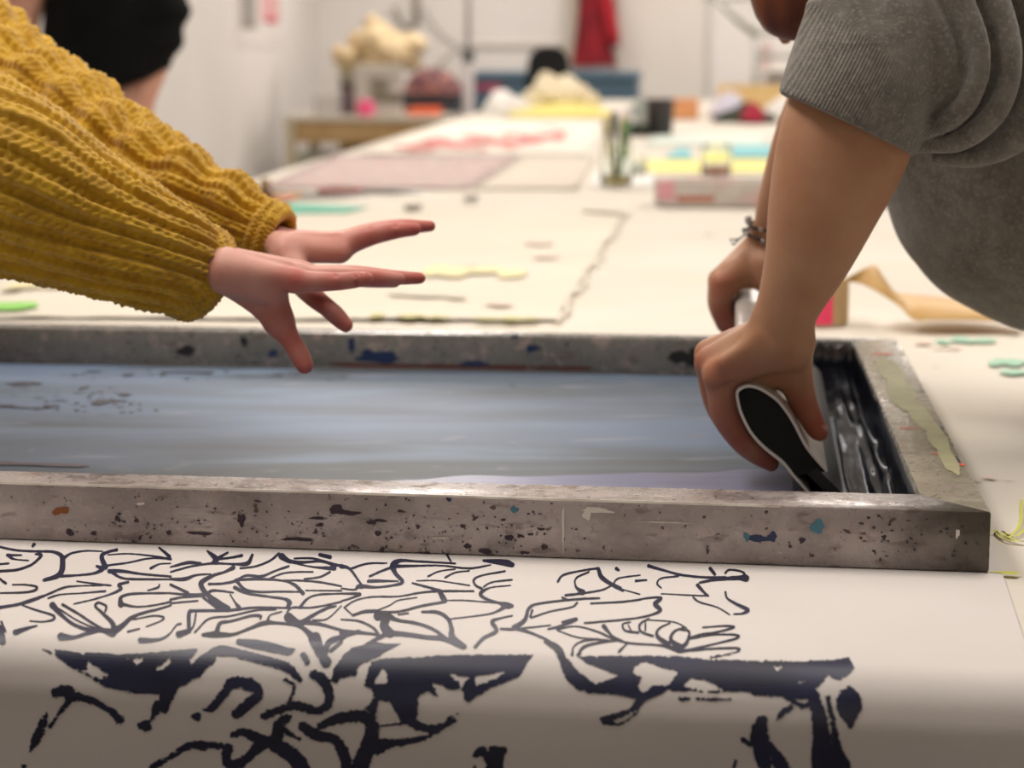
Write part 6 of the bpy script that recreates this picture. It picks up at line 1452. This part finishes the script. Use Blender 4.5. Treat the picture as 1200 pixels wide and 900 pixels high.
lumps('cloth_heap', [(402, 64, 13), (410, 80, 12), (428, 48, 17), (446, 36, 15), (455, 56, 20), (432, 72, 18), (474, 50, 15), (488, 52, 13), (478, 70, 14), (456, 78, 14)], 15.3, M('calico', (226, 206, 168), (206, 184, 142), ns=9, rough=.9), 'large heap of cream calico piled over the boxes on the work table', 'fabric', 41, zd + .268)
# thin pole
pp0 = pt(13.9, 550, 0) + [-.0, 0, 0]; t = thing('floor_pole', 'thin pale pole standing between the work table and blue cabinets', 'pole', tuple(pp0)); m_pl = M('pale_pole', (198, 190, 190), rough=.4)
pp0 = pt(14.2, 550, 0)
t.location = pp0; BASE[t] = pp0
mb = MB(); mb.lathe(pp0, [(.001, 0), (.12, 0), (.12, .015), (.03, .03)], 20); mb.build('foot', m_pl, t, smooth=True)
mb = MB(); mb.tube([pp0 + [0, 0, .02], pp0 + [0, 0, 1.18]], .036, 12); mb.build('tube', m_pl, t, smooth=True); mb = MB(); mb.tube([pp0 + [0, 0, 1.17], pp0 + [0, 0, 2.88]], .018, 12); mb.build('tube', m_pl, t, smooth=True)
mb = MB(); mb.tube([pp0 + [0, 0, 1.13], pp0 + [0, 0, 1.21]], .04, 12); mb.build('clamp', M('dark_grey_clamp', (92, 96, 94), rough=.5), t, smooth=True)
# blue cabinets
m_blue = M('blue_grey_steel', (96, 126, 146), (88, 118, 140), ns=3, rough=.5); m_blue2 = M('deep_blue_grey', (78, 110, 130), rough=.5)
def cabinet(px0, px1, Y, label, tape=False):
    o = pt(Y, px0, 0); w_ = ws(Y, px1 - px0); t = thing('plan_chest', label, 'cabinet', tuple(o), 'blue plan chests along the back wall')
    boxat(t, 'body', m_blue, o, 0, w_, .01, .6, .02, 1.0); boxat(t, 'worktop', m_blue, o, -.008, w_ + .008, -.02, .62, 1.0, 1.045)
    for k in range(5):
        d = boxat(t, 'drawer', m_blue if k == 4 else m_blue2, o, .012, w_ - .012, -.006, .012, .05 + k * .19, .05 + k * .19 + .175)
    if tape: boxat(t, 'label_strip', M('pink_strip', (190, 84, 116), rough=.6), o, .02, .20, -.012, -.005, .915, .965, .001)
cabinet(556, 650, 15.4, 'left blue-grey steel plan chest, with a pink strip on it', True); cabinet(653, 744, 15.35, 'right blue-grey steel plan chest, beneath the red coat')
# chair
ch = pt(14.5, 640, 0); t = thing('office_chair', 'black high-backed office chair in front of the blue chests', 'chair', tuple(ch)); m_bk = M('black_fabric', (22, 22, 23), rough=.85)
V = []; n = 16
for k in (0, 1):
    for j in range(n):
        for i in range(n):
            u, v = i / (n - 1) * 2 - 1, j / (n - 1); hw = .155 * (1 - .22 * v ** 2) * (1 - .25 * max(0, v - .85) / .15); V.append(ch + LX * u * hw + LS * (.10 + .05 * v + .04 * (u * u) * -1 + (.05 if k else 0)) + [0, 0, .86 + .37 * v - .02 * u * u * v])
F = [tuple(f) for f in grid_faces(n, n)] + [tuple(f[::-1] + n * n) for f in grid_faces(n, n)]
ed = [i for i in range(n)] + [n * j + n - 1 for j in range(1, n)] + [n * n - 2 - i for i in range(n - 1)] + [n * (n - 2 - j) for j in range(n - 2)]
for a, b in zip(ed, ed[1:] + ed[:1]): F.append((b, a, a + n * n, b + n * n))
mesh('backrest', V, F, m_bk, t); boxat(t, 'seat', m_bk, ch, -.22, .22, -.32, .1, .60, .68, .03)
mb = MB(); mb.tube([ch + LS * .12 + [0, 0, .62], ch + LS * .17 + [0, 0, .75], ch + LS * .16 + [0, 0, .9]], .02, 8); mb.build('back_bar', m_bk, t, smooth=True)
mb = MB(); mb.tube([ch - LS * .1 + [0, 0, .06], ch - LS * .1 + [0, 0, .6]], .028, 10); mb.build('column', m_blk, t, smooth=True)
for k in range(5):
    a = k * 2 * math.pi / 5; q = ch - LS * .1 + np.array([math.cos(a), math.sin(a), 0]) * .26; mb = MB(); mb.tube([ch - LS * .1 + [0, 0, .1], q + [0, 0, .055]], [.022, .016], 8); mb.tube([q + [0, -.012, .03], q + [0, .012, .03]], .03, 12); mb.build('leg', m_blk, t, smooth=True)
mb = MB(); 
mb.tube([ch + LX * -.21 + [0, 0, .66], ch + LX * -.23 - LS * .1 + [0, 0, .86], ch + LX * -.23 - LS * .25 + [0, 0, .88]], .02, 8); mb.build('armrest', m_blk, t, smooth=True)
# wall furniture: door with handle, frame post, coat, shelf rail, poster, cables, rack
def wallbox(name, px0, px1, z0, z1, b0, b1, m, kind=None, parent=None):
    f = lambda px: float((AY(px, 450, 17.0) - RC) @ LX)
    a0_, a1_ = f(px0), f(px1); mb = MB(); mb.box((a0_, b0, z0), (a1_, b1, z1), bev=.004); mb.V = [tuple(RC + LX * v[0] + LS * v[1] + [0, 0, v[2]]) for v in mb.V]
    o = mb.build(name, m, parent); 
    if kind: tag(o, kind=kind)
    return o
m_beige = M('beige_trim', (208, 198, 182), rough=.6); m_door = M('door_paint', (234, 227, 218), rough=.6)
wallbox('trim_1', 664, 678, 0, 2.9, -.10, -.001, m_beige, 'structure')
d1 = wallbox('door_1', 722, 822, 0, 2.05, -.045, -.001, m_door, 'structure')
hp = np.array(d1.location); mb = MB(); c = AY(803, 60, 16.85); mb.tube([c, c - LS * .05, c - LS * .05 - LX * .0, c - LS * .055 - LX * .10], .014, 8); mb.build('door_handle', M('brass_handle', (150, 130, 100), rough=.3, metal=.5), d1, smooth=True)
mb = MB(); mb.lathe(c + LS * .03, [(.001, 0), (.045, 0), (.045, .02), (.001, .022)], 18, axis=-LS); mb.build('handle_plate', M('brown_plate', (150, 132, 112), rough=.4), d1, smooth=True)
wallbox('trim_2', 556, 664, 1.21, 1.235, -.03, -.001, M('rail_paint', (214, 206, 196), rough=.6), 'structure')
wallbox('trim_3', 824, 828, 0, 2.1, -.03, -.001, M('door_jamb', (222, 216, 212), rough=.6), 'structure')
# coat
ct = AY(699, 40, 16.6); t = thing('hanging_coat', 'dark red coat hanging beside the beige post', 'coat', tuple(ct * [1, 1, 0] + [0, 0, 1.05])); m_coat = M('crimson_wool', (150, 22, 36), (118, 16, 28), ns=6, rough=.8)
V = []; nu2, nv2 = 90, 40; 
for j in range(nv2):
    v = j / (nv2 - 1); z = 1.07 + .95 * v
    for i in range(nu2):
        a = 2 * math.pi * i / nu2; xr = (1 - v) ; hw = .145 * (1 - .55 * min(1, v / .6)) if v < .6 else .065 + .02 * math.sin((v - .6) * 8)
        cx_ = -.02 - .05 * v * 1.0; r = 1 + .14 * math.sin(a * 7 + v * 2) + .06 * math.sin(a * 13)
        V.append(ct * [1, 1, 0] + LX * (cx_ + hw * math.cos(a) * r) + LS * (.07 * math.sin(a) * r) + [0, 0, z])
V.append(ct * [1, 1, 0] + [0, 0, 2.03]); Fc = [tuple(f) for f in grid_faces(nu2, nv2, True)] + [((nv2 - 1) * nu2 + i, (nv2 - 1) * nu2 + (i + 1) % nu2, len(V) - 1) for i in range(nu2)]
mesh('coat_body', V, Fc, m_coat, t)
mb = MB(); e0 = ct * [1, 1, 0] - LX * 0 + [0, 0, 1.85]; mb.tube([e0 + LX * .02 - LS * .05, e0 + LX * .08 - LS * .06 - [0, 0, .3], e0 + LX * .13 - LS * .06 - [0, 0, .56], e0 + LX * .135 - LS * .05 - [0, 0, .62]], [.045, .055, .05, .045], 12); mb.build('sleeve', M('bright_crimson_wool', (176, 28, 44), rough=.8), t, smooth=True)
mb = MB(); mb.tube([ct * [1, 1, 0] + [0, 0, 2.02], ct * [1, 1, 0] + LS * .2 + [0, 0, 2.06], ct * [1, 1, 0] + LS * .36 + [0, 0, 2.06]], .008, 6); mb.build('hook', m_steel, t)
# poster on the left wall
def lw(Yv, z, off=.004): k = (Yv - RC[1]) / LS[1]; p = RC + LS * k + LX * off; p[2] = z; return p
pt_ = thing('wall_poster', 'white poster with a grey panel and a red-pink panel pinned on the left wall', 'poster', tuple(lw(14.7, 1.2)))
def wq(Y0, Y1, z0, z1, m, off, name, th=.003):
    V = [lw(Y0, z0, off), lw(Y1, z0, off), lw(Y1, z1, off), lw(Y0, z1, off), lw(Y0, z0, off + th), lw(Y1, z0, off + th), lw(Y1, z1, off + th), lw(Y0, z1, off + th)]
    return MB().add(V, [(0, 1, 2, 3), (7, 6, 5, 4), (0, 4, 5, 1), (1, 5, 6, 2), (2, 6, 7, 3), (3, 7, 4, 0)]).build(name, m, pt_)
def Yw(px):                                          # where the left wall is seen at a pixel column
    r = (px - 600) / FPX; k = LS[0] / LS[1]; return (RC[0] - k * RC[1]) / (r * .985 - k)
wq(Yw(276), Yw(326), 1.22, 2.0, M('poster_paper', (236, 230, 226), rough=.6), .002, 'sheet')
wq(Yw(281), Yw(299), 1.345, 1.9, M('poster_grey', (142, 136, 134), (180, 174, 170), ns=16, rough=.6), .0055, 'print_panel')
wq(Yw(304), Yw(326), 1.40, 1.9, M('poster_pink', (232, 196, 196), (226, 150, 156), ns=10, rough=.6), .0055, 'print_panel'); wq(Yw(309), Yw(323), 1.385, 1.42, M('poster_red', (214, 96, 108), rough=.6), .009, 'print_panel')
# hanging cables / hose over the work table
t = thing('wall_hose', 'grey hose and thin cable hanging on the back wall above the cream heap', 'hose', tuple(AY(488, 20, 16.8))); m_hz = M('grey_hose', (176, 170, 160), rough=.5)
mb = MB(); mb.tube([AY(488, -120, 16.9), AY(488, -20, 16.9), AY(488, 28, 16.9)], .028, 8); mb.build('hose', m_hz, t, smooth=True)
mb = MB(); mb.tube([AY(*q, 16.9) for q in ((462, 8), (468, 22), (476, 32), (484, 30), (489, 26))], .02, 8); mb.build('nozzle', m_hz, t, smooth=True)
mb = MB(); mb.tube([AY(*q, 16.88) for q in ((497, 10), (506, 28), (520, 44), (535, 54), (550, 56))], .008, 6); mb.tube([AY(*q, 16.88) for q in ((545, 56), (530, 62), (518, 72), (512, 84))], .008, 6); mb.build('cable', m_hz, t, smooth=True)
# drying rack at the right
t = thing('drying_rack', 'grey metal rack with a slanting arm behind the bent head', 'rack', tuple(pt(15.6, 900, 0))); m_rk = M('rack_steel', (168, 166, 158), rough=.4, metal=.3)
mb = MB(); mb.tube([AY(836, -6, 15.6), AY(868, 26, 15.6), AY(888, 42, 15.6)], .026, 8); mb.build('arm', m_rk, t, smooth=True)
mb = MB(); mb.tube([AY(826, -2, 15.6), AY(900, -4, 15.6), AY(960, 4, 15.6)], .02, 8); mb.build('arm', m_rk, t, smooth=True)
for x in (886, 958):
    q = AY(x, 40, 15.6); mb = MB(); mb.tube([q * [1, 1, 0], q * [1, 1, 0] + [0, 0, 1.52]], .02, 8); mb.build('post', m_rk, t, smooth=True)
for z in (.5, .9, 1.15, 1.32):
    a, b = AY(886, 40, 15.6), AY(958, 40, 15.6); mb = MB(); mb.tube([a * [1, 1, 0] + [0, 0, z], b * [1, 1, 0] + [0, 0, z]], .018, 8); mb.build('crossbar', m_rk, t, smooth=True)
t = thing('wall_shelf', 'white shelf with bracket beyond the bent head', 'shelf', tuple(AY(910, 90, 16.5))); q = pt(16.3, 882, 0)
boxat(t, 'board', M('shelf_white', (230, 224, 214), rough=.6), q, 0, .55, .2, .6, 1.02, 1.05); 
for xx_ in (.02, .48): boxat(t, 'side_panel', M('shelf_white', (230, 224, 214), rough=.6), q, xx_, xx_ + .04, .2, .6, 0.0, 1.02)
for (px, w_, h_, m_, lab) in ((866, 8, .17, M('pink_roll', (222, 190, 186), rough=.7), 'pale pink paper roll on the white shelf'),): 
    pass
for (dx, w_, h_, col, lab, nm, cat) in ((.02, .07, .19, (216, 190, 184), 'pale pink carton at the left of the white shelf', 'carton', 'box'), (.16, .05, .16, (120, 128, 126), 'dark grey-green bottle on the white shelf', 'bottle', 'bottle'), (.26, .12, .13, (236, 232, 236), 'white round tub on the white shelf', 'tub', 'tub'), (.42, .10, .20, (196, 164, 112), 'tan cardboard carton at the right of the white shelf', 'carton', 'box')):
    t = thing(nm, lab, cat, tuple(q + LX * dx + LS * .3 + [0, 0, 1.05])); mm_ = M(nm + '_paint', col, rough=.5)
    if nm in ('bottle', 'tub'):
        c = q + LX * (dx + w_ / 2) + LS * .38 + [0, 0, 1.0505]; mb = MB(); mb.lathe(c, [(.001, 0), (w_ / 2, 0), (w_ / 2, h_ * .8), (w_ * .3, h_ * .9)], 18); mb.build('body', mm_, t, smooth=True)
        mb = MB(); mb.lathe(c + [0, 0, h_ * .88], [(w_ * .34, 0), (w_ * .34, h_ * .12), (.001, h_ * .12)], 18); mb.build('lid', mm_, t, smooth=True)
    else:
        boxat(t, 'body', mm_, q, dx, dx + w_, .3, .45, 1.0505, 1.05 + h_ * .9); boxat(t, 'lid', mm_, q, dx - .003, dx + w_ + .003, .297, .453, 1.05 + h_ * .9, 1.05 + h_)
